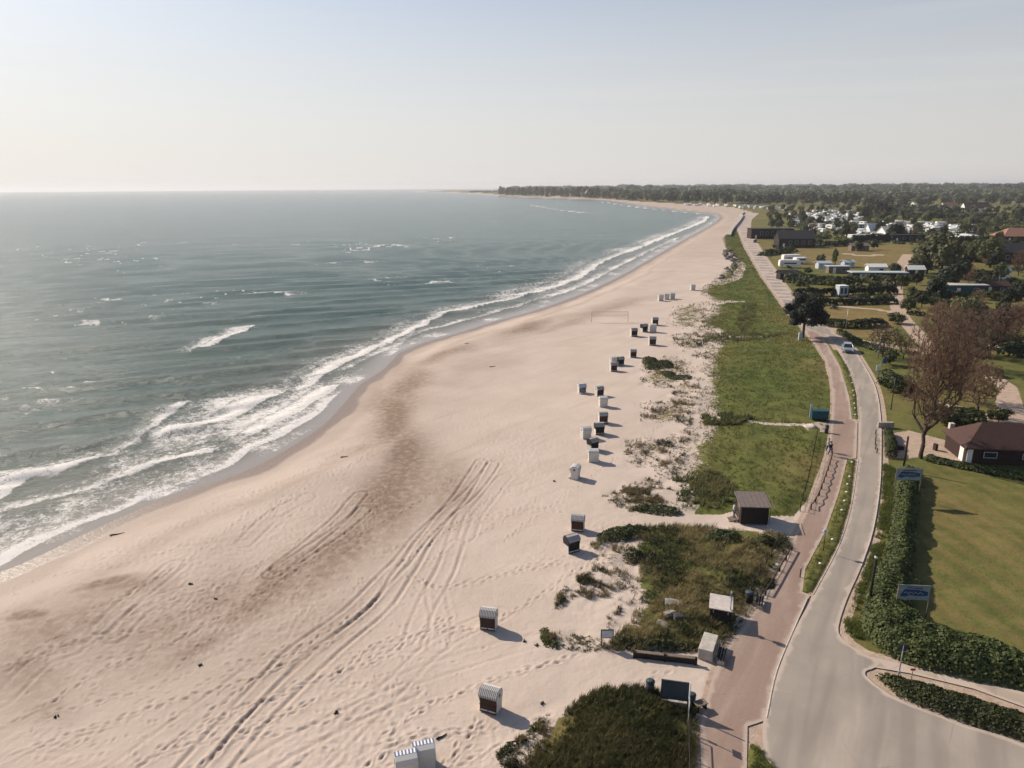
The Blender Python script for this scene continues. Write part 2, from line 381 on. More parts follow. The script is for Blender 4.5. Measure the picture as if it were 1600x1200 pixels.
def simple(name, col, rough=.7, var=.25, scale=6, metal=0., bump=.2, spec=.3, coord='Object', stretch=(1, 1, 1)):
    m, nt = new_mat(name); n = N(nt)
    c = n.mapping(n.coord(coord), stretch)
    f = n.noise(c, scale, 5, .6)
    a = tuple(x*(1-var) for x in col); b = tuple(min(1, x*(1+var)) for x in col)
    cc = n.mix(n.rng(f, .3, .7), a, b)
    n.out(n.bsdf(cc, rough, n.bump(f, bump, .02), metal, spec)); return m
MT = {}
MT['white'] = simple('white_paint', (.74, .73, .70), .45, .08)
MT['wicker_dark'] = simple('dark_wicker', (.045, .028, .022), .7, .4, 40)
MT['wicker_white'] = simple('white_wicker', (.56, .53, .49), .7, .12, 40)
MT['wicker_black'] = simple('black_wicker', (.018, .018, .022), .7, .4, 40)
MT['lattice'] = simple('brown_lattice', (.05, .026, .02), .6, .4, 20)
MT['wood_dark'] = simple('dark_wood', (.022, .017, .015), .8, .4, 8, stretch=(1, 1, 6))
MT['wood'] = simple('weathered_wood', (.17, .13, .10), .85, .3, 8, stretch=(1, 1, .2))
MT['wood_roof'] = simple('roof_boards', (.17, .135, .12), .8, .25, 5, stretch=(6, .5, 1))
MT['concrete'] = simple('concrete', (.42, .38, .33), .9, .18, 3)
MT['stone'] = simple('stone', (.30, .27, .24), .9, .3, 3, bump=.6)
MT['rock'] = simple('dark_rock', (.10, .09, .09), .9, .4, 1.2, bump=.8)
MT['metal'] = simple('grey_metal', (.35, .36, .37), .45, .1, 6, metal=.6)
MT['dark_metal'] = simple('dark_metal', (.04, .045, .05), .5, .2, 6, metal=.3)
MT['slate'] = simple('slate_blue_panel', (.045, .062, .078), .5, .12, 3)
MT['teal'] = simple('teal_panel', (.012, .065, .09), .55, .2, 3)
MT['blue'] = simple('blue_panel', (.03, .07, .22), .5, .15, 3)
MT['banner'] = simple('banner_cloth', (.22, .27, .28), .7, .15, 3); MT['banner_blue'] = simple('banner_blue', (.025, .055, .13), .7, .15, 3)  # both colours set darker: the banners' shade is put into the cloth colour
MT['palegrey'] = simple('pale_grey_sheet', (.42, .47, .50), .5, .1, 3)
MT['pale_roof'] = simple('pale_felt_roof', (.50, .44, .40), .85, .12, 2)
MT['brick'] = simple('dark_red_brick', (.038, .020, .018), .9, .3, 12)
MT['tile'] = simple('red_roof_tiles', (.068, .036, .030), .85, .3, 9, bump=.6)
MT['tile_orange'] = simple('orange_roof_tiles', (.30, .15, .10), .85, .25, 6, bump=.6)
MT['tile_dark'] = simple('dark_roof_tiles', (.032, .030, .034), .8, .3, 6, bump=.6)
MT['glass'] = simple('dark_glass', (.02, .025, .03), .12, .1, 2, spec=.6, bump=0)
MT['tyre'] = simple('rubber', (.02, .02, .02), .8, .2)
MT['silver'] = simple('silver_car_paint', (.40, .42, .45), .25, .03, 2, metal=.5, bump=0)
MT['carblack'] = simple('dark_car_paint', (.02, .022, .03), .25, .05, 2, bump=0)
MT['lamp'] = simple('clear_lamp', (.8, .8, .82), .1, .02, bump=0)
MT['red'] = simple('red_paint', (.35, .03, .03), .5, .1)
MT['skin'] = simple('skin', (.45, .27, .2), .6, .05)
MT['cloth_dark'] = simple('dark_cloth', (.02, .02, .028), .85, .2)
MT['cloth_pale'] = simple('pale_cloth', (.6, .58, .55), .85, .1)
MT['cloth_blue'] = simple('blue_cloth', (.06, .09, .16), .85, .1)
MT['hair'] = simple('dark_hair', (.03, .02, .015), .8, .2)
MT['net'] = simple('pale_net_cord', (.42, .30, .25), .8, .1)
MT['bark'] = simple('bark', (.07, .05, .04), .9, .35, 4, bump=.8)
MT['bark_grey'] = simple('twig_bark', (.085, .058, .046), .9, .35, 4, bump=.6)
def striped(name, a, b, freq):
    m, nt = new_mat(name); n = N(nt); w = n.add('ShaderNodeTexWave'); w.inputs['Scale'].default_value = freq; w.wave_profile = 'SIN'
    n.link(n.coord('Object'), w.inputs[0]); n.out(n.bsdf(n.mix(n.rng(w.outputs['Fac'], .45, .55), a, b), .8)); return m
MT['stripe'] = striped('striped_canvas', (.14, .13, .14), (.48, .46, .44), 2.6)
MT['stripe_blue'] = striped('blue_striped_canvas', (.10, .14, .26), (.75, .73, .7), 1.6)

def leaf_mat(name, c1, c2, c3, trans=.3, sc=.35):
    m, nt = new_mat(name); n = N(nt)
    oi = n.add('ShaderNodeObjectInfo').outputs['Random']
    p = n.pos(); f = n.noise(p, sc, 3); g = n.noise(p, 5.0, 2)
    col = n.mix(n.rng(f, .35, .65) if 'marram' not in name else n.rng(f, .45, .56), c1, c2); col = n.mix(n.rng(g, .5, .75), col, c3)
    hs = n.add('ShaderNodeHueSaturation'); n.link(col, hs.inputs['Color'])
    n.link(n.rng(oi, 0, 1, .75, 1.25, False), hs.inputs['Value']); n.link(n.rng(oi, 0, 1, .485, .515, False), hs.inputs['Hue'])
    b = n.bsdf(hs.outputs[0], .6, None, 0, .25)
    t = n.add('ShaderNodeBsdfTranslucent'); n.link(hs.outputs[0], t.inputs[0])
    mx = n.add('ShaderNodeMixShader'); mx.inputs[0].default_value = trans; n.link(b, mx.inputs[1]); n.link(t.outputs[0], mx.inputs[2])
    n.out(mx.outputs[0]); return m
MT['hedge'] = leaf_mat('hedge_leaves', (.052, .072, .024), (.09, .11, .034), (.17, .165, .06), sc=.5)
MT['bush'] = leaf_mat('shrub_leaves', (.036, .050, .020), (.068, .080, .028), (.12, .12, .045), sc=.5)
MT['tree_green'] = leaf_mat('tree_leaves', (.048, .062, .022), (.095, .105, .036), (.14, .14, .055), sc=.12)
MT['tree_pale'] = leaf_mat('pale_tree_leaves', (.09, .10, .05), (.14, .145, .07), (.17, .17, .09), sc=.12)
MT['tree_dark'] = leaf_mat('dark_tree_leaves', (.016, .024, .014), (.03, .04, .02), (.05, .06, .028), sc=.12)
MT['pine'] = leaf_mat('pine_needles', (.008, .013, .012), (.016, .022, .016), (.035, .04, .025), .1, .3)
MT['bud'] = leaf_mat('brown_buds', (.19, .115, .075), (.25, .155, .105), (.31, .215, .145), .4, .3)
MT['bud_grey'] = leaf_mat('grey_brown_buds', (.09, .065, .05), (.14, .10, .075), (.19, .14, .10), .3, .3)
MT['marram'] = leaf_mat('marram_grass', (.030, .038, .016), (.20, .155, .078), (.46, .36, .21), .3, .28)
MT['marram_dark'] = leaf_mat('dark_dune_grass', (.052, .070, .025), (.15, .14, .062), (.36, .29, .16), .45, .22)
MT['meadow'] = leaf_mat('meadow_grass', (.078, .100, .025), (.125, .146, .036), (.18, .16, .06), .4, .5)
MT['wood_far'] = leaf_mat('far_wood_leaves', (.050, .060, .030), (.095, .105, .050), (.14, .14, .075), .2, .012)

# ground
def ground_material():
    m, nt = new_mat('ground'); n = N(nt); p = n.pos()
    A = n.attr('m1'); B = n.attr('m2')
    # sand
    nz = n.noise(p, .12, 4, .6); fine = n.noise(p, 9, 4, .7); mid = n.noise(p, 1.3, 5, .65)
    strk = n.noise(n.mapping(p, (.05, .5, 1), (0, 0, math.radians(-50))), 1.0, 5, .6, .6)
    sand = n.mix(n.rng(nz, .3, .7), (.492, .400, .332), (.545, .448, .378))
    sand = n.mix(n.math('MULTIPLY', n.rng(strk, .5, .72), .35), sand, (.40, .305, .235))
    sand = n.mix(n.math('MULTIPLY', n.rng(fine, .55, .75), .25), sand, (.33, .25, .20))
    damp = n.math('MULTIPLY', A[2], n.rng(mid, .25, .65, .55, 1.15), clamp=True)
    sand = n.mix(damp, sand, (.245, .175, .128))
    # sea edge: soaked sand
    sand = n.mix(B[1], sand, (.225, .155, .112))
    # dirt and gravel
    dirt = n.mix(n.rng(mid, .3, .7), (.36, .265, .195), (.47, .36, .28))
    # grass: lush to ochre
    gn = n.noise(p, .35, 5, .65); gf = n.noise(p, 3.0, 5, .7); gl = n.noise(p, .045, 3, .5)
    lush = n.mix(n.rng(gn, .3, .7), (.060, .084, .020), (.106, .132, .030))
    lush = n.mix(n.math('MULTIPLY', n.rng(gf, .5, .75), .5), lush, (.115, .11, .038))
    lush = n.mix(n.math('MULTIPLY', n.rng(gf, .5, .3), .55), lush, (.024, .032, .012))
    dry = n.mix(n.rng(gn, .3, .7), (.165, .12, .045), (.235, .165, .07))
    dry = n.mix(n.math('MULTIPLY', n.rng(gf, .5, .3), .5), dry, (.11, .095, .035))
    dryf = n.math('ADD', A[1], n.math('MULTIPLY', n.math('SUBTRACT', gl, .5), 1.1), clamp=True)
    grass = n.mix(dryf, lush, dry)
    base = n.mix(B[0], sand, dirt)
    # ragged edge between plants and sand
    e = n.math('ADD', n.math('ADD', A[0], n.math('MULTIPLY', n.math('SUBTRACT', gn, .5), .55)), n.math('MULTIPLY', n.math('SUBTRACT', gf, .5), .75))
    gfac = n.rng(e, .46, .54)
    tr = n.rng(n.math('ADD', B[0], n.math('MULTIPLY', n.math('SUBTRACT', gf, .5), .6)), .45, .6)
    col = n.mix(gfac, base, grass); col = n.mix(n.math('MULTIPLY', tr, 1), col, dirt)
    # mown stripes of the lawn
    nb = n.math('ADD', n.math('MULTIPLY', n.noise(p, 2.2, 4, .6), .6), n.math('MULTIPLY', n.noise(p, 14, 3, .7), .25))
    gb = n.math('ADD', n.noise(p, 1.6, 5, .7), n.math('MULTIPLY', n.noise(p, 9, 3, .7), .5))
    hgt = n.add('ShaderNodeMix', data_type='FLOAT'); n.link(gfac, hgt.inputs[0]); n.link(nb, hgt.inputs[2]); n.link(gb, hgt.inputs[3])
    rough = n.rng(B[1], 0, 1, .95, .35)
    n.out(n.bsdf(col, rough, n.bump(hgt.outputs[0], .8, .10), 0, n.rng(B[1], 0, 1, .1, .45))); return m
def asphalt_material(name, c1, c2, dark, brick=False):
    m, nt = new_mat(name); n = N(nt); p = n.pos()
    a = n.noise(p, .25, 4, .6); b = n.noise(p, 12, 4, .7); s = n.noise(n.mapping(p, (.06, .9, 1), (0, 0, math.radians(-60))), 1, 4, .5, .4)
    col = n.mix(n.rng(a, .3, .7), c1, c2); col = n.mix(n.math('MULTIPLY', n.rng(s, .42, .65), .6), col, dark)
    col = n.mix(n.math('MULTIPLY', n.rng(b, .5, .75), .3), col, tuple(x*.75 for x in c1))
    # blown sand lying along the edges and in patches
    e = n.attr('edge')[0]
    sandy = n.rng(n.math('ADD', e, n.math('MULTIPLY', n.math('SUBTRACT', n.noise(p, .8, 5, .6), .5), .7)), .5, .85)
    col = n.mix(n.math('MULTIPLY', sandy, .75), col, (.50, .40, .33))
    dr = n.rng(n.noise(n.mapping(p, (.05, .22, 1), (0, 0, math.radians(-60))), 1, 5, .6, .8), .5, .72); col = n.mix(n.math('MULTIPLY', dr, .38), col, (.50, .42, .345))
    vo = n.add('ShaderNodeTexVoronoi', feature='DISTANCE_TO_EDGE'); n.link(n.mapping(p, (.12, .12, .12)), vo.inputs['Vector']); vo.inputs['Scale'].default_value = 1.6
    crk = n.math('MULTIPLY', n.rng(vo.outputs['Distance'], .006, .0), n.rng(a, .45, .6)); col = n.mix(n.math('MULTIPLY', crk, .5), col, tuple(x*.5 for x in c1))
    nrm = n.bump(b, .3, .01)
    if brick:
        bt = n.add('ShaderNodeTexBrick'); n.link(n.mapping(p, (1, 1, 1), (0, 0, math.radians(25))), bt.inputs[0]); bt.inputs['Scale'].default_value = 2.5
        bt.inputs[1].default_value = (1, 1, 1, 1); bt.inputs[2].default_value = (.86, .86, .86, 1); bt.inputs[3].default_value = (.7, .7, .7, 1); bt.inputs['Mortar Size'].default_value = .02
        mm = n.add('ShaderNodeMix', data_type='RGBA', blend_type='MULTIPLY'); mm.inputs[0].default_value = .6
        n.link(col, mm.inputs[6]); n.link(bt.outputs[0], mm.inputs[7]); col = mm.outputs[2]
    n.out(n.bsdf(col, .85, nrm, 0, .2)); return m
def sea_material():
    m, nt = new_mat('sea_water'); n = N(nt); p = n.pos(); A = n.attr('w1')
    d = n.noise(p, .02, 3, .5)
    deep = n.mix(n.rng(d, .3, .7), (.092, .134, .114), (.116, .160, .134))
    ch = n.noise(n.mapping(p, (.06, .17, 1), (0, 0, math.radians(-20))), 1.0, 9, .74, .5)
    ch2 = n.noise(n.mapping(p, (.012, .05, 1), (0, 0, math.radians(-12))), 1.0, 8, .75, .4)  # light and dark of wave facets and wind patches, put into the water colour
    deep = n.mix(n.math('MULTIPLY', n.rng(ch2, .60, .42), .75), deep, (.060, .098, .088))
    deep = n.mix(n.math('MULTIPLY', n.rng(ch, .60, .40), .5), deep, (.058, .092, .080)); deep = n.mix(n.math('MULTIPLY', n.rng(ch, .52, .70), .4), deep, (.15, .175, .15))
    col = n.mix(A[1], deep, (.17, .165, .14))            # shoal water over sand
    col = n.mix(A[2], col, (.30, .27, .24))               # thin swash
    # foam breaks up in streaks and lace
    lace = n.noise(n.mapping(p, (1, 1, 1), (0, 0, .4)), 1.1, 6, .72, .8); lace2 = n.noise(p, 4.5, 4, .7)
    fm = n.math('ADD', A[0], n.math('ADD', n.math('MULTIPLY', n.math('SUBTRACT', lace, .5), 1.15), n.math('MULTIPLY', n.math('SUBTRACT', lace2, .5), .7)))
    foam = n.math('MULTIPLY', n.rng(fm, .38, .74), n.rng(A[0], .02, .16), clamp=True)
    rip = n.noise(n.mapping(p, (.5, 1.1, 1), (0, 0, math.radians(-22))), 1.5, 6, .68, .4); chop = n.noise(n.mapping(p, (.5, 1, 1), (0, 0, math.radians(-20))), .42, 5, .62, .5)
    h = n.math('ADD', n.math('MULTIPLY', rip, .75), n.math('MULTIPLY', chop, .5))
    nrm = n.bump(h, n.rng(A[2], 0, 1, 1.0, .12), .42)
    w = n.add('ShaderNodeBsdfPrincipled'); n.link(col, w.inputs['Base Color']); w.inputs['Roughness'].default_value = .20; w.inputs['Specular IOR Level'].default_value = .20; w.inputs['IOR'].default_value = 1.33; n.link(nrm, w.inputs['Normal'])
    f = n.bsdf((.72, .68, .64), .9, None, 0, .1)
    mx = n.add('ShaderNodeMixShader'); n.link(foam, mx.inputs[0]); n.link(w.outputs[0], mx.inputs[1]); n.link(f, mx.inputs[2]); n.out(mx.outputs[0]); return m
MT['ground'] = ground_material()
MT['road'] = asphalt_material('road_asphalt', (.285, .243, .205), (.335, .287, .243), (.225, .192, .163))
MT['paving'] = asphalt_material('red_brick_paving', (.305, .215, .170), (.345, .247, .197), (.255, .178, .140), True)
MT['footway'] = asphalt_material('footway_paving', (.36, .29, .23), (.42, .34, .27), (.3, .24, .19))
MT['sea'] = sea_material()

# ------------------------------------------------------------------ terrain: polar grid round the viewpoint's foot
STEP = 0.078
th = np.concatenate([np.arange(-180, -44, 4.), np.arange(-44, -40, .4), np.arange(-40, 40, STEP), np.arange(40, 44, .4), np.arange(44, 180, 4.)])
th = np.radians(th)
dep = np.concatenate([np.arange(88, 54, -4.), np.arange(54, 48, -.4), np.arange(48, .12, -STEP)])
rr = np.concatenate([H/np.tan(np.radians(dep)), [17000, 21000, 26000]])
TH, RR = np.meshgrid(th, rr); GX = RR*np.sin(TH); GY = RR*np.cos(TH)
nr, nc = GX.shape; X = GX.ravel(); Y = GY.ravel(); R2 = X*X+Y*Y
def grid_faces(nr, nc, wrap=True):
    i = np.arange(nr-1)[:, None]; j = np.arange(nc if wrap else nc-1)[None, :]; j2 = (j+1) % nc
    a = i*nc+j; b = i*nc+j2; c = (i+1)*nc+j2; d = (i+1)*nc+j
    return np.stack([a, d, c, b], -1).reshape(-1, 4)
GF = grid_faces(nr, nc)
hT = ground_h(X, Y)
land_s = sdist(X, Y, LAND, 80); land_s = np.where(np.abs(land_s) >= 79.9, np.where(inside(X, Y, LAND), 80, -80), land_s)
bm = inside(X, Y, BEACH) | inside(X, Y, FARB) | inside(X, Y, SPIT) | (land_s < 0)
near = sstep(120, 60, np.sqrt(R2))
# tyre ruts in the sand (survey pixels): each a pair of wheels
RUTS = [([(290, 1210), (400, 1090), (470, 1015), (560, 945), (620, 890), (650, 850), (690, 810), (740, 765), (772, 725)], 0.9),
 ([(330, 1210), (450, 1080), (520, 1010), (600, 940), (640, 885), (660, 850), (700, 800), (735, 750), (752, 722)], 1.0),
 ([(440, 885), (490, 845), (530, 810), (566, 775)], 1.0), ([(430, 895), (480, 862), (530, 828), (568, 798)], 1.0), ([(165, 985), (200, 950), (240, 915), (275, 885)], .7), ([(180, 998), (215, 965), (260, 935), (320, 915)], .6),
 ([(380, 1210), (470, 1160), (560, 1110), (640, 1080)], .5), ([(0, 1100), (60, 1040), (110, 1020)], .5), ([(645, 1010), (660, 960), (690, 900), (715, 850)], .4), ([(730, 840), (745, 800), (775, 760), (790, 745)], .4),
 ([(690, 1010), (690, 960), (680, 920), (700, 880), (730, 800)], .35), ([(560, 1100), (650, 1060), (800, 1010), (860, 1000)], .25), ([(380, 850), (440, 800), (480, 780)], .5), ([(480, 1210), (600, 1090), (700, 1000), (780, 960)], .3), ([(180, 1210), (300, 1120), (420, 1030)], .4)]
rut = np.zeros(X.shape); mnear = (np.sqrt(R2) < 95) & (np.abs(np.degrees(np.arctan2(X, Y))) < 42) & bm
xm, ym = X[mnear], Y[mnear]
wob = (vnoise(xm, ym, 5, 77)-.5)*.5; wob2 = (vnoise(xm, ym, 5, 78)-.5)*.5
acc = np.zeros(xm.shape); hh = np.zeros(xm.shape)
for pts, s in RUTS:
    pl = smooth(W(pts), 4); q = np.array(pl)
    d = dist_line(xm+wob, ym+wob2, pl); k = np.abs(d-0.75)
    br = sstep(.25, .5, vnoise(xm, ym, 1.3, 91))*.5+.5
    hh -= s*br*0.06*np.exp(-(k/.12)**2)-s*0.03*np.exp(-((k-.3)/.13)**2)
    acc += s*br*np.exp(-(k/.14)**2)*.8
# trampled sand: noise plus stamped footprints
mn = near[mnear]
tr_ = sstep(.42, .6, fbm(xm, ym, 9, 3, 41))
hh += (vnoise(xm, ym, .26, 51)-.5)*.055*tr_*mn+(vnoise(xm, ym, .8, 52)-.5)*.022*mn
hT[mnear] += hh*sstep(3.5, 8, land_s[mnear]); rut[mnear] = acc
h2 = hT.reshape(nr, nc).copy(); dm2 = np.zeros((nr, nc))
def stamp(x, y, ang, depth=.075, L=.25, Wd=.11):
    a = math.atan2(x, y); r = math.hypot(x, y); de = math.degrees(math.atan2(H, r))
    j0 = np.searchsorted(th, a); i0 = len(dep)-np.searchsorted(dep[::-1], de)
    w = max(2, int(.45/(r*math.radians(STEP)))+1); hgt_ = max(2, int(.45*math.sin(math.radians(de))/(H/math.sin(math.radians(de))*math.radians(STEP)))+1)
    i1, i2, j1, j2 = max(0, i0-hgt_), min(nr, i0+hgt_+1), max(0, j0-w), min(nc, j0+w+1)
    sx = GX[i1:i2, j1:j2]-x; sy = GY[i1:i2, j1:j2]-y; ca, sa = math.cos(ang), math.sin(ang)
    u = (sx*ca+sy*sa)/L; v = (-sx*sa+sy*ca)/Wd; g = np.exp(-(u*u+v*v)*1.6)
    h2[i1:i2, j1:j2] -= depth*g; h2[i1:i2, j1:j2] += depth*.35*np.exp(-((np.sqrt(u*u+v*v)-1.6)/.5)**2)
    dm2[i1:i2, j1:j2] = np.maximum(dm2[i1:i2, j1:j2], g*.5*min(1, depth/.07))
def trail(pts, step=.68, depth=.062, jit=.06):
    pl = np.array(smooth(W(pts), 5)); seg = np.hypot(*(pl[1:]-pl[:-1]).T); cum = np.concatenate([[0], np.cumsum(seg)])
    s = 0; k = 0
    while s < cum[-1]:
        x = np.interp(s, cum, pl[:, 0]); y = np.interp(s, cum, pl[:, 1])
        i = min(len(seg)-1, np.searchsorted(cum, s, 'right')-1); a = math.atan2(*(pl[i+1]-pl[i])[::-1])
        sd = .13 if k % 2 else -.13
        stamp(x-math.sin(a)*sd+random.gauss(0, jit), y+math.cos(a)*sd+random.gauss(0, jit), a+random.gauss(0, .2), depth*random.uniform(.6, 1.2)); s += step*random.uniform(.85, 1.15); k += 1
TR = [[(0, 1190), (120, 1150), (260, 1100), (420, 1050), (520, 1000)], [(600, 1145), (660, 1110), (740, 1075), (820, 1050), (900, 1020)], [(200, 1210), (330, 1130), (450, 1080), (600, 1020), (700, 960)], [(160, 870), (260, 830), (330, 800), (400, 770), (470, 740), (540, 700)],
 [(100, 890), (200, 880), (300, 850)], [(280, 1000), (350, 960), (420, 920), (470, 880)], [(430, 900), (500, 860), (560, 820), (600, 760)], [(380, 830), (440, 790), (470, 775)], [(0, 1060), (90, 1015), (170, 1000), (260, 985), (330, 945)], [(150, 960), (220, 920), (270, 890)],
 [(420, 800), (470, 770), (540, 735), (590, 700)], [(600, 860), (700, 830), (800, 805), (880, 800)], [(560, 1210), (640, 1150), (760, 1140)], [(640, 900), (700, 920), (780, 900), (880, 880)], [(520, 1060), (620, 1000), (700, 980), (760, 985)], [(0, 1140), (60, 1110), (140, 1060), (220, 1020)], [(690, 1210), (720, 1160), (760, 1120)], [(300, 1210), (380, 1150), (500, 1090)]]
for t in TR:
    trail(t); trail([(x+random.uniform(-14, 14), y+random.uniform(-8, 8)) for x, y in t], depth=.06)
for _ in range(34):
    a = (random.uniform(-100, 800), random.uniform(840, 1230)); L = random.uniform(80, 350); sl = random.uniform(-.75, -.15)
    if a[1] < 960-(a[0]+100)*.42+60: continue
    trail([a, (a[0]+L*.5, a[1]+L*.5*sl+random.uniform(-10, 10)), (a[0]+L, a[1]+L*sl)], depth=random.uniform(.04, .07))
for _ in range(2600):
    x, y = random.uniform(-45, 13), random.uniform(27, 70)
    if vnoise(np.array([x]), np.array([y]), 8, 61)[0] < random.uniform(.45, .8): continue
    stamp(x, y, random.gauss(.5, .7), random.uniform(.022, .045), random.uniform(.14, .24), random.uniform(.09, .14))
notbeach = ~(mnear.reshape(nr, nc)) | (land_s.reshape(nr, nc) < 4)
h2 = np.where(notbeach, hT.reshape(nr, nc), h2); dm2 = np.where(notbeach, 0, dm2)
hT = h2.ravel()
# masks
g = np.where(bm, 0.0, 0.78)
def put(cur, sd, w, val=.85): return np.maximum(cur, val*sstep(-w, w, sd))
sA = sdist(X, Y, VEG_A, 40); g = put(g, sA-1.5, 5.0, .84); g = np.where((sA > 0) & (dist_line(X, Y, PATH_L) < 9), .84, g)
g = put(g, sdist(X, Y, VEG_B, 40), 1.6, .70); g = put(g, sdist(X, Y, VEG_C, 40), 1.2, .82)
for s in SPARSE: g = put(g, sdist(X, Y, s, 20), 3.6, .50)
for pl, w in SAND_TRACKS: g = g*(1-.95*sstep(w*1.35, w*.6, dist_line(X+(vnoise(X, Y, 2, 5)-.5), Y, pl)))
dirt = np.zeros(X.shape)
for pl, w in TRACKS: dirt = np.maximum(dirt, sstep(w*1.5, w*.6, dist_line(X, Y, pl)))
for q in (YARD, GRAVEL): dirt = np.maximum(dirt, sstep(-1, 1, sdist(X, Y, q, 20)))
for q in (ROAD, FOOTWAY): dirt = np.maximum(dirt, sstep(-1.1, -.5, sdist(X, Y, q, 20))*.75)
dirt = np.maximum(dirt, sstep(-.5, -.2, sdist(X, Y, PATH, 20))*.6)
for q in VERGES:
    v = sstep(-.1, .3, sdist(X, Y, q, 10)); g = np.maximum(g, v*.8); dirt *= 1-v
r_ = np.sqrt(R2)
dry = .34+.35*sstep(.4, .7, fbm(X, Y, 45, 3, 71))
dry = np.where(inside(X, Y, VEG_A), .10+.5*sstep(10, 0, sdist(X, Y, VEG_A, 40))*sstep(0, 1, (vnoise(X, Y, 9, 3)))*1.0, dry)
dry = np.where(inside(X, Y, VEG_B), .62*sstep(.35, .6, fbm(X, Y, 5, 3, 23))+.1, dry); dry = np.where(inside(X, Y, VEG_C), .55, dry)
for q in VERGES: dry = np.where(inside(X, Y, q), .3, dry)
dry = np.where(inside(X, Y, LAWN), .52+.5*(fbm(X, Y, 7, 4, 5)-.5)+.15*np.sin(X*3.1+Y*.5)+.15*(vnoise(X, Y, .5, 8)-.5), dry)
for q, d in FIELDS:
    i_ = inside(X, Y, q); dry = np.where(i_, d, dry); g = np.where(i_, .85, g)
damp = np.zeros(X.shape); PX = None
for (cx, cy), (ax, ay), sl, st in DAMP:
    ax *= 1.25; ay *= 1.35; c = P(cx, cy); ca, sa = math.cos(math.radians(sl)), math.sin(math.radians(sl))
    u = np.array(P(cx+ax*ca, cy+ax*sa))-c; v = np.array(P(cx-ay*sa, cy+ay*ca))-c
    M = np.linalg.inv(np.array([u, v]).T); dx = X-c[0]; dy = Y-c[1]
    wx = (vnoise(X, Y, 6, 1)-.5)*3; wy = (vnoise(X, Y, 6, 2)-.5)*3
    a = M[0, 0]*(dx+wx)+M[0, 1]*(dy+wy); b = M[1, 0]*(dx+wx)+M[1, 1]*(dy+wy)
    damp = np.maximum(damp, st*np.exp(-(a*a+b*b)*.9))
damp = damp*1.45+rut*.34+dm2.ravel()*.75  # wheel ruts and footprint dents are darkened along with the damp patches
# old tide lines along the swash
damp = np.maximum(damp, .32*np.exp(-((land_s-8-3*(vnoise(X, Y, 12, 6)-.5))/1.2)**2)*(X > -60))
damp = np.maximum(damp, np.where(inside(X, Y, FARB) | inside(X, Y, SPIT), .35, 0)); damp = np.maximum(damp, .5*sstep(180, 420, r_)*bm*fbm(X, Y, 40, 3, 15))
wet = np.maximum(sstep(3.0, 1.6, land_s+(vnoise(X, Y, 3.5, 9)-.5)*1.4), .35*sstep(5.5, 3.0, land_s+(vnoise(X, Y, 6, 19)-.5)*3))
Z = hT-R2/(2*RE)
me = fast_mesh('ground', np.stack([X, Y, Z], -1), GF, True)
cattr(me, 'm1', np.stack([g, np.clip(dry, 0, 1), np.clip(damp, 0, 1)], -1)); cattr(me, 'm2', np.stack([dirt, wet, rut*0], -1))
o = link_mesh('ground', me, MT['ground']); tag(o, 'pale sand beach running into green dune grass and fields', 'ground', kind='structure')

# ------------------------------------------------------------------ sea
sm = land_s < 26
keep = sm[GF].any(1) & (np.abs(TH.ravel()[GF[:, 0]]) < 1.75)
idx = np.unique(GF[keep]); remap = np.full(X.size, -1); remap[idx] = np.arange(idx.size)
SX, SY = X[idx], Y[idx]; SD = -land_s[idx]; sr = np.hypot(SX, SY)
def wave(kx, ky, L, A, warp, seed, sharp=1.6):
    ph = 2*np.pi*((SX*kx+SY*ky)/L)+warp*(fbm(SX, SY, L*3.2, 2, seed)-.5)*2*np.pi
    s = .5+.5*np.sin(ph); s = s**sharp
    env = .40+1.0*sstep(.25, .75, vnoise(SX*ky-SY*kx, (SX*kx+SY*ky)*2.2, L*2.4, seed+5))
    return A*(s-.42)*env
ang = math.radians(90+22)
def dv(deg): a = math.radians(deg); return math.cos(a), math.sin(a)
wz = np.zeros(SX.shape)
for deg, L, A, wp, sd in ((111, 10.5, .70, .5, 1), (119, 6.4, .42, .8, 2), (101, 4.1, .30, 1.0, 3), (132, 2.9, .22, 1.2, 4), (90, 2.1, .16, 1.4, 6), (116, 1.5, .11, 1.4, 7)):
    a, b = dv(deg); wz += wave(a, b, L, A, wp, sd)*sstep(L*60, L*20, sr)
shoal = sstep(34, 4, SD)
wz = .42*np.tanh(wz/.42)
wz = wz*sstep(-1, 26, SD)
foam = np.zeros(SX.shape)
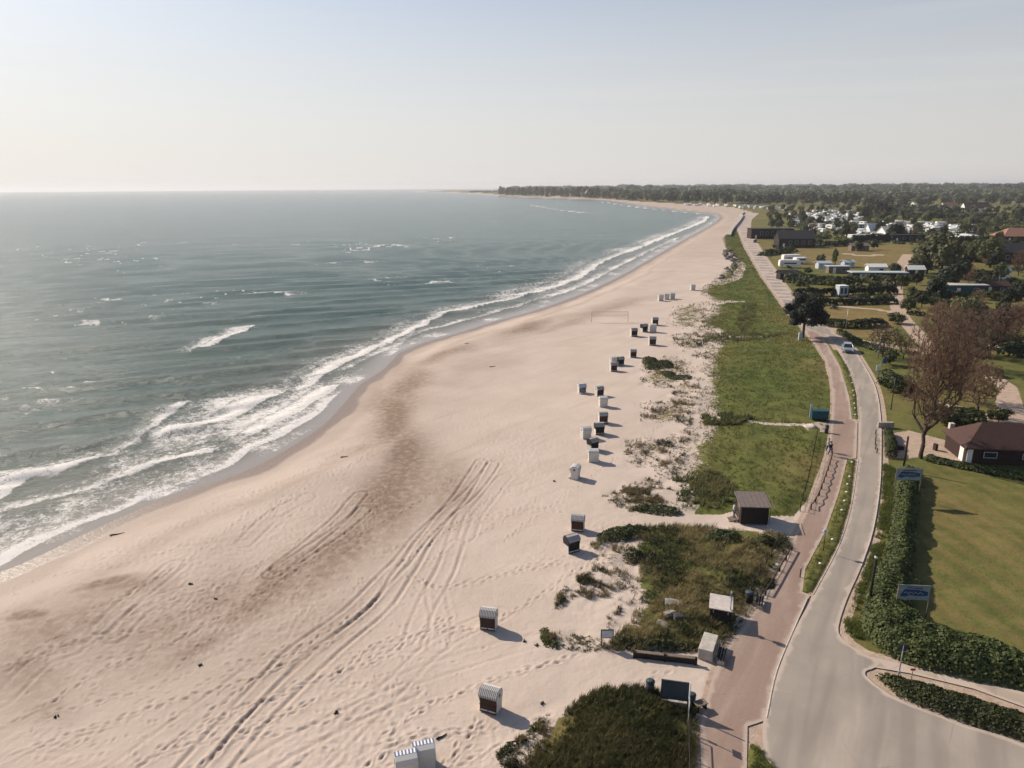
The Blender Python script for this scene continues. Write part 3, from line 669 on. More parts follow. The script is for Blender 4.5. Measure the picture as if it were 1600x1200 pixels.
# breaker fronts (survey pixels at sea level): line, width behind in m, strength, crest height
BRK = [([(-120, 930), (0, 884), (37, 862), (79, 843), (131, 819), (180, 800), (225, 778), (262, 765), (311, 747), (360, 725), (394, 702), (431, 684), (461, 668), (500, 645), (525, 622)], 2.0, 1.0, .22),
 ([(-100, 835), (56, 787), (112, 770), (169, 751), (225, 732), (262, 720), (319, 708)], 1.9, .92, .3), ([(-80, 800), (0, 776), (22, 763), (49, 748), (86, 742), (124, 729), (150, 720)], 2.6, 1.0, .35), ([(150, 720), (187, 702), (225, 682), (250, 655), (292, 634)], 2.0, .9, .3),
 ([(285, 674), (337, 660), (375, 645), (411, 627)], 3.8, 1.15, .4), ([(420, 668), (445, 655), (469, 642), (506, 622), (526, 607)], 3.4, 1.2, .35), ([(478, 606), (500, 592), (525, 574), (562, 558), (600, 541)], 3.4, 1.0, .35), ([(545, 575), (580, 560), (620, 542), (650, 520)], 3, .7, .2),
 ([(600, 541), (650, 515), (690, 492), (740, 480), (790, 470), (830, 460)], 5.5, .95, .3), ([(640, 528), (690, 510), (750, 495), (810, 478), (860, 462)], 3, .7, .1), ([(830, 460), (880, 445), (915, 430), (950, 406), (1000, 388), (1050, 367), (1100, 347), (1108, 338)], 9, 1.0, .3), ([(870, 462), (920, 442), (960, 420), (1010, 395), (1060, 372)], 6, .8, .1),
 ([(318, 543), (345, 534), (365, 524), (385, 516)], 2.2, 1.2, .4), ([(390, 460), (420, 459), (450, 460)], 5, .8, .4), ([(395, 496), (420, 494)], 2, .7, .3), ([(580, 388), (605, 383), (632, 386)], 9, .8, .3), ([(520, 412), (545, 410), (575, 410)], 7, .7, .3), ([(100, 478), (140, 480), (200, 470)], 6, .42, .3), ([(120, 485), (165, 482)], 2, .5, .3),
 ([(680, 352), (760, 345), (840, 340)], 16, .42, 0), ([(570, 368), (640, 360), (690, 352)], 16, .35, 0), ([(828, 321), (850, 325), (875, 329), (910, 333)], 20, .75, 0), ([(760, 305), (780, 308), (800, 310)], 20, .6, 0), ([(640, 300.5), (700, 303), (760, 306.5)], 22, .5, 0),
 ([(935, 315), (965, 320), (1010, 326), (1060, 331.5), (1100, 335)], 14, .8, 0), ([(40, 822), (70, 812), (110, 806)], 1.5, .6, .1), ([(0, 830), (50, 805), (90, 795)], 2, .5, .1)]
for pts, wd, st, hb in BRK:
    pl = smooth(W(pts, SEA), 4); q = np.array(pl); mg = max(14, wd*4)
    mm = (SX > q[:, 0].min()-mg) & (SX < q[:, 0].max()+mg) & (SY > q[:, 1].min()-mg) & (SY < q[:, 1].max()+mg)
    if not mm.any(): continue
    x, y = SX[mm], SY[mm]; x2 = x+(vnoise(x, y, 5, 7)-.5)*1.6*min(1, wd/3); y2 = y+(vnoise(x, y, 5, 8)-.5)*1.6*min(1, wd/3)
    d = dist_line(x2, y2, pl)
    # which side: sea side (behind) is up-left of the front line
    best = np.zeros(x.shape); bd = np.full(x.shape, 1e9)
    for i in range(len(pl)-1):
        (ax, ay), (bx, by) = pl[i], pl[i+1]; vx, vy = bx-ax, by-ay; L = vx*vx+vy*vy+1e-9
        t = np.clip(((x2-ax)*vx+(y2-ay)*vy)/L, 0, 1); dd = (x2-ax-t*vx)**2+(y2-ay-t*vy)**2
        cr = vx*(y2-ay)-vy*(x2-ax); u = dd < bd; bd = np.where(u, dd, bd); best = np.where(u, cr, best)
    s = np.where(best > 0, d, -d)     # positive = seaward
    en = .72+.4*vnoise(x, y, wd*2.2, 13); wd = wd*(1.3 if wd < 5 else .9)
    prof = sstep(-.7, .25, s)*np.exp(-(np.maximum(s, 0)/wd)**1.3)
    trail_ = .44*sstep(0, wd, s)*np.exp(-(np.maximum(s-wd, 0)/(wd*1.5))**1.2)
    foam[mm] = np.maximum(foam[mm], np.minimum(.72, st*np.maximum(prof*.92, trail_*1.2)*en))
    if hb: wz[mm] += hb*.55*np.exp(-((s-.8)/1.3)**2)*sstep(-3, -1, s)
lacea = W([(60, 800), (150, 730), (240, 680), (300, 640), (400, 640), (480, 640), (430, 690), (330, 745), (200, 800), (60, 845), (-60, 880), (-60, 800)], SEA)
foam = np.maximum(foam, .50*sstep(-4, 3, sdist(SX, SY, lacea, 20))*(.65+.55*vnoise(SX, SY, 5, 3)))
foam = np.maximum(foam, .66*sstep(14, 2, SD)*sstep(-.2, 1.2, SD)*vnoise(SX, SY, 4.5, 99))
_wx = SX+(fbm(SX, SY, 3.0, 3, 301)-.5)*7; _wy = SY+(fbm(SX, SY, 2.0, 3, 302)-.5)*3.5
caps = sstep(.68, .86, vnoise((_wx*.93-_wy*.37)*.45, (_wx*.37+_wy*.93)*1.5, 2.4, 123))*sstep(.40, .75, vnoise(SX, SY, 35, 124))*(sr > 60)
foam = np.maximum(foam, .60*caps*sstep(26, 50, SD)*sstep(900, 350, sr))
caps2 = sstep(.84, .95, vnoise((SX*.95-SY*.3)*.10, (SX*.3+SY*.95)*.22, 3.0, 133))*sstep(.45, .7, vnoise(SX, SY, 160, 134))
foam = np.maximum(foam, .5*caps2*sstep(200, 350, sr)*sstep(2600, 900, sr)*sstep(60, 120, SD))
swash = sstep(7.5, .5, SD)
wz = wz*sstep(.6, 5.0, SD)
zz = SEA+wz-(SX**2+SY**2)/(2*RE)
SF = remap[GF[keep]]
me = fast_mesh('sea_water', np.stack([SX, SY, zz], -1), SF, True)
cattr(me, 'w1', np.stack([np.clip(foam, 0, 1.2), np.clip(shoal*.75, 0, 1), np.clip(swash, 0, 1)], -1))
o = link_mesh('sea_water', me, MT['sea']); tag(o, 'grey green sea with small breakers rolling onto the beach', 'sea', kind='structure')

# ------------------------------------------------------------------ roads, brick promenade, kerbs
from mathutils.geometry import delaunay_2d_cdt
def sheet(name, poly, z, mat, label, cat, edgew=.45):
    ring = []
    for i in range(len(poly)):
        a = np.array(poly[i]); b = np.array(poly[(i+1) % len(poly)]); r = math.hypot(*((a+b)/2)); st = max(.7, r*.018)
        k = max(1, int(np.hypot(*(b-a))/st))
        for j in range(k): ring.append(a+(b-a)*j/k)
    ring = np.array(ring); nb = len(ring)
    pts = []
    r = 26.
    while r < 1500:                      # inner points, spaced by distance
        s = max(.7, r*.0085)
        n_ = int(2*math.radians(50)*r/s); a = np.linspace(-math.radians(50), math.radians(50), n_)
        pts.append(np.stack([r*np.sin(a), r*np.cos(a)], -1)); r += s*(1.0 if r < 200 else 4)
    pts = np.concatenate(pts); sd = sdist(pts[:, 0], pts[:, 1], poly, 30); rr_ = np.hypot(pts[:, 0], pts[:, 1])
    pts = pts[(sd > np.maximum(.3, rr_*.0035))]
    allp = np.concatenate([ring, pts]); org = allp.mean(0)
    vs, es, fs, *_ = delaunay_2d_cdt([Vector((float(p[0]-org[0]), float(p[1]-org[1]))) for p in allp], [(i, (i+1) % nb) for i in range(nb)], [], 1, 1e-4)
    vs = np.array([(v.x, v.y) for v in vs])+org
    tri = np.array([f for f in fs if len(f) == 3]); V = np.zeros((len(vs), 3)); V[:, :2] = vs; V[:, 2] = z-(vs**2).sum(1)/(2*RE)
    me = fast_mesh(name, V, tri, True)
    cen = vs[tri].mean(1)
    d = dist_line(vs[:, 0], vs[:, 1], [tuple(p) for p in poly], True)
    w = np.maximum(edgew, 0)
    cattr(me, 'edge', np.stack([np.exp(-d/w), d*0, d*0], -1))
    o = link_mesh(name, me, mat); tag(o, label, cat, kind='structure'); return o
sheet('brick_promenade', PATH, .012, MT['paving'], 'red brick promenade between the dunes and the road', 'path', .35)
sheet('road', ROAD, .022, MT['road'], 'pale grey coast road curving away along the beach', 'road', .30)
sheet('footway', FOOTWAY, .017, MT['footway'], 'beige footway between the two hedges at the junction', 'path', .3)
def ribbon(name, pts, w, z, mat, label, cat, hgt=.0):
    pl = np.array(smooth(pts, 4)); t = np.gradient(pl, axis=0); t /= np.hypot(*t.T)[:, None]; nrm = np.stack([-t[:, 1], t[:, 0]], -1)
    L = pl+nrm*w/2; R = pl-nrm*w/2; n_ = len(pl); zc = z-(pl**2).sum(1)/(2*RE)
    V = [(*L[i], zc[i]) for i in range(n_)]+[(*R[i], zc[i]) for i in range(n_)]+[(*L[i], zc[i]-.14) for i in range(n_)]+[(*R[i], zc[i]-.14) for i in range(n_)]
    Fq = []
    for i in range(n_-1):
        Fq += [(i, i+1, n_+i+1, n_+i), (i, 2*n_+i, 2*n_+i+1, i+1), (n_+i, n_+i+1, 3*n_+i+1, 3*n_+i)]
    o = link_mesh(name, fast_mesh(name, V, Fq), mat); tag(o, label, cat, kind='structure'); return o
MT['kerb'] = simple('kerb_stone', (.40, .345, .295), .9, .2, 2)
ribbon('kerb', W([(1262, 935), (1242, 980), (1214, 1048), (1198, 1122)]), .10, .035, MT['kerb'], 'pale kerb line between brick promenade and road', 'kerb')
ribbon('kerb', W(road_right[14:]), .10, .035, MT['kerb'], 'pale kerb along the inland side of the road', 'kerb')
ribbon('kerb', W(road_right[1:7][::1]), .10, .035, MT['kerb'], 'pale kerb below the low hedge at the junction', 'kerb')
ribbon('kerb', W([(1341, 718), (1331, 786), (1312, 850), (1271, 929)]), .10, .035, MT['kerb'], 'pale kerb on the grass verge beside the road', 'kerb')
ribbon('kerb', W([(1342, 658), (1339, 615), (1327, 575), (1311, 549)]), .10, .035, MT['kerb'], 'pale kerb on the far grass verge beside the road', 'kerb')

# ------------------------------------------------------------------ vegetation builders
def quads(Cc, Nn, S, rng, asp=1.0):
    """leaf quads: centres, normals, sizes"""
    n_ = len(Cc); r = rng.normal(size=(n_, 3)); Nn = Nn/np.maximum(np.linalg.norm(Nn, axis=1), 1e-6)[:, None]
    u = np.cross(Nn, r); u /= np.maximum(np.linalg.norm(u, axis=1), 1e-6)[:, None]; v = np.cross(Nn, u)
    S = np.asarray(S).reshape(-1, 1)*np.ones((n_, 1)); u = u*S*.5*asp; v = v*S*.5
    V = np.stack([Cc-u-v, Cc+u-v*.6, Cc+u*.7+v, Cc-u*.8+v*.8], 1).reshape(-1, 3)
    return V, np.arange(n_*4).reshape(-1, 4)
def crown_points(rng, n_, clumps, rx, rz, zc, shell=.55, cl=.42, flat=0):
    cs = rng.normal(size=(clumps, 3)); cs /= np.linalg.norm(cs, axis=1)[:, None]; cs *= (rng.random((clumps, 1))**.45)*np.array([[.78, .78, .8]])
    cs[0] = (0, 0, .2)
    k = rng.integers(0, clumps, n_); d = rng.normal(size=(n_, 3)); d /= np.linalg.norm(d, axis=1)[:, None]
    rad = cl*(.6+.7*rng.random(clumps))[k][:, None]*(shell+(1-shell)*rng.random((n_, 1)))
    p = cs[k]+d*rad; nn = d+.6*rng.normal(size=(n_, 3))*.5+np.array([[0, 0, .25]])
    p[:, 2] = np.where(p[:, 2] < -.55, -.55+(p[:, 2]+.55)*.3, p[:, 2])
    return p*np.array([[rx, rx, rz]])+np.array([[0, 0, zc]]), nn
def branch_mesh(segs, n_=5):
    """tapered prisms for (a, b, ra, rb)"""
    V = []; Fq = []
    for a, b, ra, rb in segs:
        d = (b-a); q = d.to_track_quat('Z', 'Y').to_matrix(); o_ = len(V)
        for c, r in ((a, ra), (b, rb)):
            for i in range(n_): V.append(c+q @ Vector((math.cos(2*math.pi*i/n_)*r, math.sin(2*math.pi*i/n_)*r, 0)))
        for i in range(n_): Fq.append((o_+i, o_+(i+1) % n_, o_+n_+(i+1) % n_, o_+n_+i))
    return V, Fq
def make_tree(name, mat, leafn=1300, rx=.42, rz=.36, zc=.62, leaf=.05, clumps=16, seed=0, trunk=.03, bark='bark', cl=.42):
    """unit height tree: trunk with limbs, crown of leaf clumps"""
    rng = np.random.default_rng(seed); rd = random.Random(seed)
    e = empty(name, (0, 0, 0))
    segs = [(Vector((0, 0, -.02)), Vector((.01, 0, zc-rz*.5)), trunk, trunk*.75), (Vector((.01, 0, zc-rz*.5)), Vector((0, .01, zc+rz*.4)), trunk*.75, trunk*.25)]
    for i in range(8):
        a = i*2.4+rd.random(); z0 = zc-rz*(.7-.9*rd.random()); r = rx*(.5+.4*rd.random())
        segs.append((Vector((0, 0, z0)), Vector((math.cos(a)*r, math.sin(a)*r, z0+rz*(.3+.5*rd.random()))), trunk*.4, trunk*.1))
    V, Fq = branch_mesh(segs); link_mesh('trunk', fast_mesh('trunk', V, Fq, True), MT[bark], e)
    p, nn = crown_points(rng, leafn, clumps, rx, rz, zc, cl=cl)
    V, Fq = quads(p, nn, leaf*(.6+.8*rng.random(leafn)), rng); link_mesh('crown', fast_mesh('crown', V, Fq), MT[mat], e)
    return e
def make_bare(name, mat, seed=0, npts=520, rx=.36, rz=.40, zc=.58, twigs=9000, bark='bark_grey', bud=1.0, r0=.020, lean=.0):
    """leafless tree: shoots fill a ragged crown and join the nearest older limb, thickness follows what each limb carries"""
    rng = np.random.default_rng(seed); e = empty(name, (0, 0, 0))
    d = rng.normal(size=(npts*3, 3)); d /= np.linalg.norm(d, axis=1)[:, None]; q = d*(rng.random((npts*3, 1))**.42)
    lob = .78+.34*vnoise(d[:, 0]*3+9, d[:, 1]*3+d[:, 2]*4+5, 1.0, seed); q = q*lob[:, None]*np.array([[rx, rx, rz]])+np.array([[lean, 0, zc]])
    q = q[np.hypot(q[:, 0], q[:, 1]) < .10+.9*np.maximum(q[:, 2]-.12, 0)][:npts]
    nodes = [np.array((0, 0, -.02)), np.array((.004, .002, .09)), np.array((.0, .006, .17))]; par = [-1, 0, 1]
    q = q[np.argsort(np.linalg.norm(q-nodes[2], axis=1))]
    A = np.zeros((len(q)+3, 3)); A[:3] = nodes; db = np.full(len(q)+3, 1e9); db[:3] = (9, 9, 0); n_ = 3
    for p in q:
        v = p-A[:n_]; dist = np.linalg.norm(v, axis=1); back = np.maximum(0, -v[:, 2])*1.5
        j_ = int(np.argmin(dist+back+.22*np.where(db[:n_] > 8, 3, db[:n_]))); A[n_] = p; par.append(j_); db[n_] = (0 if db[j_] > 8 else db[j_])+dist[j_]; n_ += 1
    cnt = np.ones(n_)
    for k in range(n_-1, 0, -1): cnt[par[k]] += cnt[k]
    rad = np.maximum(r0*(cnt/cnt[0])**.46, .0009); segs = []
    for k in range(1, n_):
        a, b = Vector(A[par[k]]), Vector(A[k]); ra = min(rad[par[k]], rad[k]*1.35)
        if (b-a).length > .06:
            m_ = (a+b)/2+Vector(rng.normal(0, .012, 3)); segs += [(a, m_, ra, (ra+rad[k])/2), (m_, b, (ra+rad[k])/2, rad[k])]
        else: segs.append((a, b, ra, rad[k]))
    V, Fq = branch_mesh(segs, 4); zt = A[:n_, 2].max(); f = 1/(zt+.02); V = [v*f for v in V]; link_mesh('trunk', fast_mesh('trunk', V, Fq), MT[bark], e)
    tips = A[5:n_]*f; base = A[par][5:n_]*f if False else A[np.array(par[5:n_])]*f; k = rng.integers(0, len(tips), twigs); t = rng.random((twigs, 1))
    st = base[k]+(tips[k]-base[k])*(.3+.7*t); dr = (tips[k]-base[k]); dr /= np.maximum(np.linalg.norm(dr, axis=1), 1e-5)[:, None]; dr = dr*.5+rng.normal(size=(twigs, 3))*.55+np.array([[0, 0, .35]]); dr /= np.linalg.norm(dr, axis=1)[:, None]
    L = (.018+.030*rng.random((twigs, 1))); sd_ = np.cross(dr, rng.normal(size=(twigs, 3))); sd_ /= np.linalg.norm(sd_, axis=1)[:, None]; w_ = .0014*bud*(.6+.8*rng.random((twigs, 1)))
    en = st+dr*L; V = np.stack([st-sd_*w_, st+sd_*w_, en+sd_*w_*.6, en-sd_*w_*.6], 1).reshape(-1, 3)
    link_mesh('crown', fast_mesh('crown', V, np.arange(twigs*4).reshape(-1, 4)), MT[mat], e); return e
TREES = {}
def proto(key, mk, **kw):
    TREES[key] = [tree_of(mk(**dict(kw, seed=s))) for s in kw.pop('seeds', (1, 2))]
def build_protos():
    for key, nm, mat, args in (('g', 'leafy_tree', 'tree_green', dict(rx=.46, rz=.46, zc=.52, leafn=1700)), ('p', 'willow_tree', 'tree_pale', dict(rx=.46, rz=.46, zc=.53, leafn=2400, clumps=24, cl=.34)), ('d', 'dark_tree', 'tree_dark', dict(rx=.44, rz=.48, zc=.50, leafn=1700)),
                               ('s', 'shrub', 'bush', dict(rx=.62, rz=.42, zc=.42, leafn=1100, leaf=.075, trunk=.02)), ('n', 'poplar_tree', 'tree_green', dict(rx=.2, rz=.45, zc=.55)), ('f', 'woodland_tree', 'wood_far', dict(rx=.58, rz=.50, zc=.42, leafn=800, leaf=.085))):
        TREES[key] = [tree_of(make_tree(nm, mat, seed=s, **args)) for s in (1, 2, 3)]
    TREES['b'] = [tree_of(make_bare('bare_tree', 'bud', seed=s, twigs=8000, bud=1.5)) for s in (3, 8)]
    TREES['t'] = [tree_of(make_bare('bare_tree', 'bud', seed=12, npts=1300, twigs=16000, bud=.85, rx=.34, rz=.41, zc=.59, r0=.024, lean=.03))]
    TREES['c'] = [tree_of(make_bare('bare_tree', 'bud_grey', seed=5, twigs=6500, bud=1.4))]
build_protos()
USED = set()
def plant(key, base, hgt, label, cat='tree', group=None, wide=1.0, zoff=0, rz=None, which=None):
    v = TREES[key]; k = random.randrange(len(v)) if which is None else which % len(v)
    if (key, k) in USED: o = copy_tree(v[k])
    else: o = v[k][0]; USED.add((key, k))
    z = gz(*base) if math.hypot(*base) < 700 else -(base[0]**2+base[1]**2)/(2*RE)-.1
    o.location = (base[0], base[1], z+zoff); o.scale = (hgt*wide, hgt*wide, hgt); o.rotation_euler = (0, 0, random.uniform(0, 6.28) if rz is None else rz)
    return tag(o, label, cat, group)

def scatter(poly, n_, rng):
    q = np.array(poly); lo = q.min(0); hi = q.max(0); out = np.zeros((0, 2)); t = 0
    while len(out) < n_ and t < 40:
        p = lo+(hi-lo)*rng.random((n_*2, 2)); p = p[inside(p[:, 0], p[:, 1], poly)]; out = np.concatenate([out, p]); t += 1
    return out[:n_]
def hz_of(x, y): return ground_h(x, y)-(x*x+y*y)/(2*RE)
def foliage_bank(name, poly, hgt, leaf, dens, mat, label, cat='hedge', lump=1.6, soft=.9, group=None, seed=1, top=.35, kind=None):
    """a hedge or shrub bank grown over a footprint: leaves over an inner mass of twigs, uneven top"""
    rng = np.random.default_rng(seed); q = np.array(poly); c0 = q.mean(0)
    area = abs(0.5*sum(poly[i][0]*poly[(i+1) % len(poly)][1]-poly[(i+1) % len(poly)][0]*poly[i][1] for i in range(len(poly))))
    per = sum(math.hypot(poly[i][0]-poly[(i+1) % len(poly)][0], poly[i][1]-poly[(i+1) % len(poly)][1]) for i in range(len(poly)))
    n_ = int(min(90000, dens*(area+per*hgt*.6)))
    p = scatter(poly, n_, rng); x, y = p[:, 0], p[:, 1]
    x = x+rng.normal(0, soft*.18, len(x)); y = y+rng.normal(0, soft*.18, len(x))
    def top_h(x, y):
        sd = sdist(x, y, poly, 30)
        return hgt*np.sqrt(np.clip((sd+.15)/soft, 0, 1))*(1-top+2*top*(.6*fbm(x, y, lump, 3, seed)+.4*vnoise(x, y, lump*.35, seed+3)))
    T = top_h(x, y); sd = sdist(x, y, poly, 30)
    edge = np.exp(-np.maximum(sd, 0)/(soft*.6)); u = rng.random(len(x))
    z = T*(1-(.10+.75*edge)*u**1.5)
    keep = T > .05; x, y, z, T = x[keep], y[keep], z[keep], T[keep]
    e = .3; gx = (top_h(x+e, y)-top_h(x-e, y))/(2*e); gy = (top_h(x, y+e)-top_h(x, y-e))/(2*e)
    nn = np.stack([-gx, -gy, np.ones_like(gx)], -1)+rng.normal(size=(len(x), 3))*.65
    g0 = hz_of(x, y); V, Fq = quads(np.stack([x, y, z+g0], -1), nn, leaf*(.6+.8*rng.random(len(x))), rng)
    V[:, :2] -= c0; zb = float(g0.mean()); V[:, 2] -= zb
    o = link_mesh(name, fast_mesh(name, V, Fq), MT[mat]); o.location = (c0[0], c0[1], zb)
    tag(o, label, cat, group, kind); return o
def ribbon_poly(pts, w):
    pl = np.array(smooth(pts, 3)) if len(pts) > 2 else np.array(pts, float); t = np.gradient(pl, axis=0); t /= np.hypot(*t.T)[:, None]; n_ = np.stack([-t[:, 1], t[:, 0]], -1)
    return [tuple(p) for p in pl+n_*w/2]+[tuple(p) for p in (pl-n_*w/2)[::-1]]
def blades(name, x, y, per, h, w, mat, label, lean=.35, seed=2, cat='grass'):
    rng = np.random.default_rng(seed); n_ = len(x)*per
    X0 = np.repeat(x, per)+rng.normal(0, .07, n_); Y0 = np.repeat(y, per)+rng.normal(0, .07, n_); g0 = np.repeat(hz_of(x, y), per)-.02
    a = rng.random(n_)*2*np.pi; hh = h*(.5+.8*rng.random(n_)); ln = lean*hh*(.3+rng.random(n_)); wind = np.array([.25, -.18])
    tx = X0+np.cos(a)*ln+wind[0]*hh; ty = Y0+np.sin(a)*ln+wind[1]*hh; b = rng.random(n_)*np.pi; ww = w*(.6+.8*rng.random(n_))
    A = np.stack([X0-np.cos(b)*ww, Y0-np.sin(b)*ww, g0], -1); B = np.stack([X0+np.cos(b)*ww, Y0+np.sin(b)*ww, g0], -1)
    C_ = np.stack([tx+np.cos(b)*ww*.25, ty+np.sin(b)*ww*.25, g0+hh], -1); D_ = np.stack([tx-np.cos(b)*ww*.25, ty-np.sin(b)*ww*.25, g0+hh], -1)
    V = np.stack([A, B, C_, D_], 1).reshape(-1, 3)
    o = link_mesh(name, fast_mesh(name, V, np.arange(n_*4).reshape(-1, 4)), MT[mat]); tag(o, label, cat, kind='stuff'); return o
rg = np.random.default_rng(5)
def tuft_field(poly, n_, thr, sc, seed, edge=1.2):
    p = scatter(poly, n_, rg); x, y = p[:, 0], p[:, 1]; sd = sdist(x, y, poly, 20)
    k = (fbm(x, y, sc, 3, seed)+.25*(rg.random(len(x))-.5) > thr+.35*np.exp(-np.maximum(sd, 0)/edge)*.5); return x[k], y[k]
x, y = tuft_field(VEG_B, 5200, .40, 3.0, 5); blades('marram_grass', x, y, 9, .42, .016, 'marram', 'straw and green marram grass on the dune beside the promenade')
x, y = tuft_field(VEG_C, 5600, .22, 2.4, 6, .4); blades('dune_grass', x, y, 10, .40, .018, 'marram_dark', 'dense dark green grass on the dune at the bottom edge')
x, y = tuft_field(VEG_A, 26000, .36, 2.0, 7); blades('meadow_grass', x, y, 6, .26, .022, 'meadow', 'lush green grass meadow between beach and promenade')
xs = []; ys = []
for s_ in SPARSE:
    a, b = tuft_field(s_, 1100, .55, 1.1, 9, .8); xs.append(a); ys.append(b)
x = np.concatenate(xs); y = np.concatenate(ys); k = sdist(x, y, SAND_TRACKS[0][0]+SAND_TRACKS[0][0][::-1], 5) < 50
p_ = np.concatenate([scatter(q, 240, rg) for q in SPARSE]); kk = vnoise(p_[:, 0], p_[:, 1], 2.5, 44) > .45; p_ = p_[kk]
blades('sand_seedlings', p_[:, 0], p_[:, 1], 7, .14, .025, 'marram_dark', 'tiny dark plants dotted over the bare sand beside the dunes')
blades('beach_grass', x, y, 8, .34, .018, 'marram', 'sparse beach grass tufts in the sand')
xs = []; ys = []
for q in ([(1095, 524), (1160, 517), (1200, 522), (1240, 520), (1200, 530), (1150, 534), (1100, 536)], [(1092, 648), (1130, 646), (1180, 652), (1150, 664), (1100, 664)], [(1160, 476), (1184, 472), (1180, 500), (1160, 522), (1148, 505)], [(1050, 745), (1110, 735), (1150, 760), (1145, 796), (1060, 800)]):
    a, b = tuft_field(W(q), 700, .36, 1.5, 19, 1.0); xs.append(a); ys.append(b)
blades('tall_grass', np.concatenate(xs), np.concatenate(ys), 9, .5, .035, 'marram_dark', 'darker tall grass patches along the sand paths in the meadow')
xs = []; ys = []
for q in VERGES: a, b = tuft_field(q, 420, .3, 1.2, 12, .2); xs.append(a); ys.append(b)
blades('verge_grass', np.concatenate(xs), np.concatenate(ys), 8, .20, .014, 'meadow', 'rough grass on the narrow verges beside the road')
RV = W([(1379, 722), (1400, 735), (1398, 800), (1385, 850), (1365, 900), (1345, 960), (1350, 1005), (1322, 990), (1316, 978), (1330, 935), (1352, 885), (1369, 830), (1378, 770)])
x, y = tuft_field(RV, 2600, .3, 1.5, 14, .2); blades('roadside_grass', x, y, 7, .30, .02, 'meadow', 'tall grass along the inland edge of the road')

# hedges
foliage_bank('hedge', W([(1399, 742), (1440, 742), (1434, 800), (1428, 870), (1423, 930), (1432, 975), (1480, 1000), (1545, 1012), (1610, 1040), (1720, 1070), (1740, 1115), (1600, 1078), (1500, 1060), (1430, 1042), (1380, 1020), (1345, 985), (1352, 935), (1378, 880), (1392, 830), (1397, 790)]),
  1.5, .15, 175, 'hedge', 'broad green hedge bank between the road and the mown lawn', lump=1.9, soft=1.1)
foliage_bank('hedge', W([(1368, 1056), (1400, 1064), (1480, 1086), (1600, 1124), (1760, 1170), (1760, 1210), (1600, 1158), (1500, 1127), (1410, 1090)]), .75, .12, 260, 'bush', 'low dark green hedge strip between the footway and the junction', lump=1.2, soft=.6, seed=3)
foliage_bank('hedge', ribbon_poly(W([(1445, 718), (1490, 728), (1560, 742), (1660, 760)]), 1.0), .7, .16, 150, 'bush', 'low dark hedge along the top of the lawn below the brick house', lump=1.4, soft=.5, seed=4)
for i, (q, h_, lb) in enumerate((
  ([(985, 797), (1000, 800), (1030, 806), (1062, 806), (1058, 798), (1030, 793), (1000, 791)], .5, 'dark green bush strip at the sand path left of the dark hut'),
  ([(1003, 563), (1024, 560), (1030, 568), (1046, 566), (1050, 574), (1030, 577), (1010, 576)], .6, 'dark round shrub on the sand beside the green meadow'),
  ([(1030, 582), (1050, 581), (1058, 588), (1078, 589), (1076, 595), (1045, 592)], .3, 'low dark shrub just below the round dune shrub'),
  ([(978, 864), (1000, 866), (1004, 876), (990, 882), (976, 877)], .7, 'small round dark shrub on the pale sand of the dune'),
  ([(936, 838), (960, 830), (1000, 828), (1012, 836), (985, 846), (945, 850)], .6, 'flat dark shrub where the sand path meets the dune'),
  ([(845, 985), (856, 985), (862, 1003), (880, 1008), (868, 1014), (850, 1008)], .4, 'curved clump of dune plants beside the brown wicker chair'),
  ([(1105, 838), (1150, 842), (1152, 856), (1110, 852)], .7, 'dark shrub patch in the middle of the dry dune'),
  ([(1186, 842), (1210, 846), (1208, 858), (1188, 852)], .6, 'dark shrub near the promenade at the top of the dune'),
  ([(960, 1000), (1030, 1006), (1085, 1008), (1080, 1018), (1000, 1016), (960, 1012)], .6, 'dark green shrubs behind the timber retaining wall'),
  ([(1195, 905), (1210, 908), (1206, 920), (1192, 918)], .5, 'small shrub beside the promenade rail'),
  ([(776, 1176), (800, 1160), (808, 1166), (790, 1180)], .25, 'tiny dark plant cushion on the sand at the bottom dune'),
  ([(826, 1138), (846, 1130), (848, 1138), (830, 1145)], .3, 'small dark plant cushion beside the bottom dune'))):
    foliage_bank('dune_shrub', smooth(W(q)+[W(q)[0]], 3)[:-1], h_, .13, 120, 'bush' if i not in (5,) else 'meadow', lb, 'shrub', lump=1.1, soft=.9, top=.6, seed=20+i, group='shrubs on the dunes')

# named trees
b0 = P(1252, 527)
pine = make_tree('pine_tree', 'pine', leafn=12000, rx=.58, rz=.44, zc=.60, leaf=.030, clumps=44, seed=11, trunk=.038, cl=.30)
hp = ztop(b0, 1256, 458); pine.location = (b0[0]+.3, b0[1], gz(*b0)); pine.scale = (hp*.93, hp*.93, hp); tag(pine, 'dark wind shaped pine tree standing beside the coast road', 'tree')
for base, top, key, lb, wd in (
  ((1439, 716), (1462, 462), 't', 'very tall leafless brown tree in front of the brick house', .55), ((1500, 625), (1500, 520), 'b', 'medium leafless brown tree right of the very tall one', 1.1),
  ((1525, 650), (1522, 560), 'b', 'leafless tree beside the pale gravel road', 1.0), ((1506, 575), (1510, 468), 'c', 'grey leafless tree at the back of the grove', 1.0),
  ((1545, 560), (1548, 478), 'b', 'reddish leafless tree behind the small green lawn', 1.05), ((1379, 558), (1385, 503), 'c', 'small leafless tree by the road just past the car', 1.3),
  ((1592, 540), (1595, 468), 'b', 'reddish leafless tree at the right edge of the photo', 1.1), ((1412, 560), (1414, 520), 'b', 'low brown leafless tree beside the dirt track', 1.2), ((1462, 548), (1462, 470), 'c', 'thin leafless tree behind the reddish grove', .9),
  ((1570, 520), (1570, 470), 'c', 'grey leafless tree below the long dark house', 1.0)):
    b = P(*base); plant(key, b, ztop(b, *top)-gz(*b), lb, group='leafless trees in the grove', wide=wd, rz=.0 if key == 't' else None)
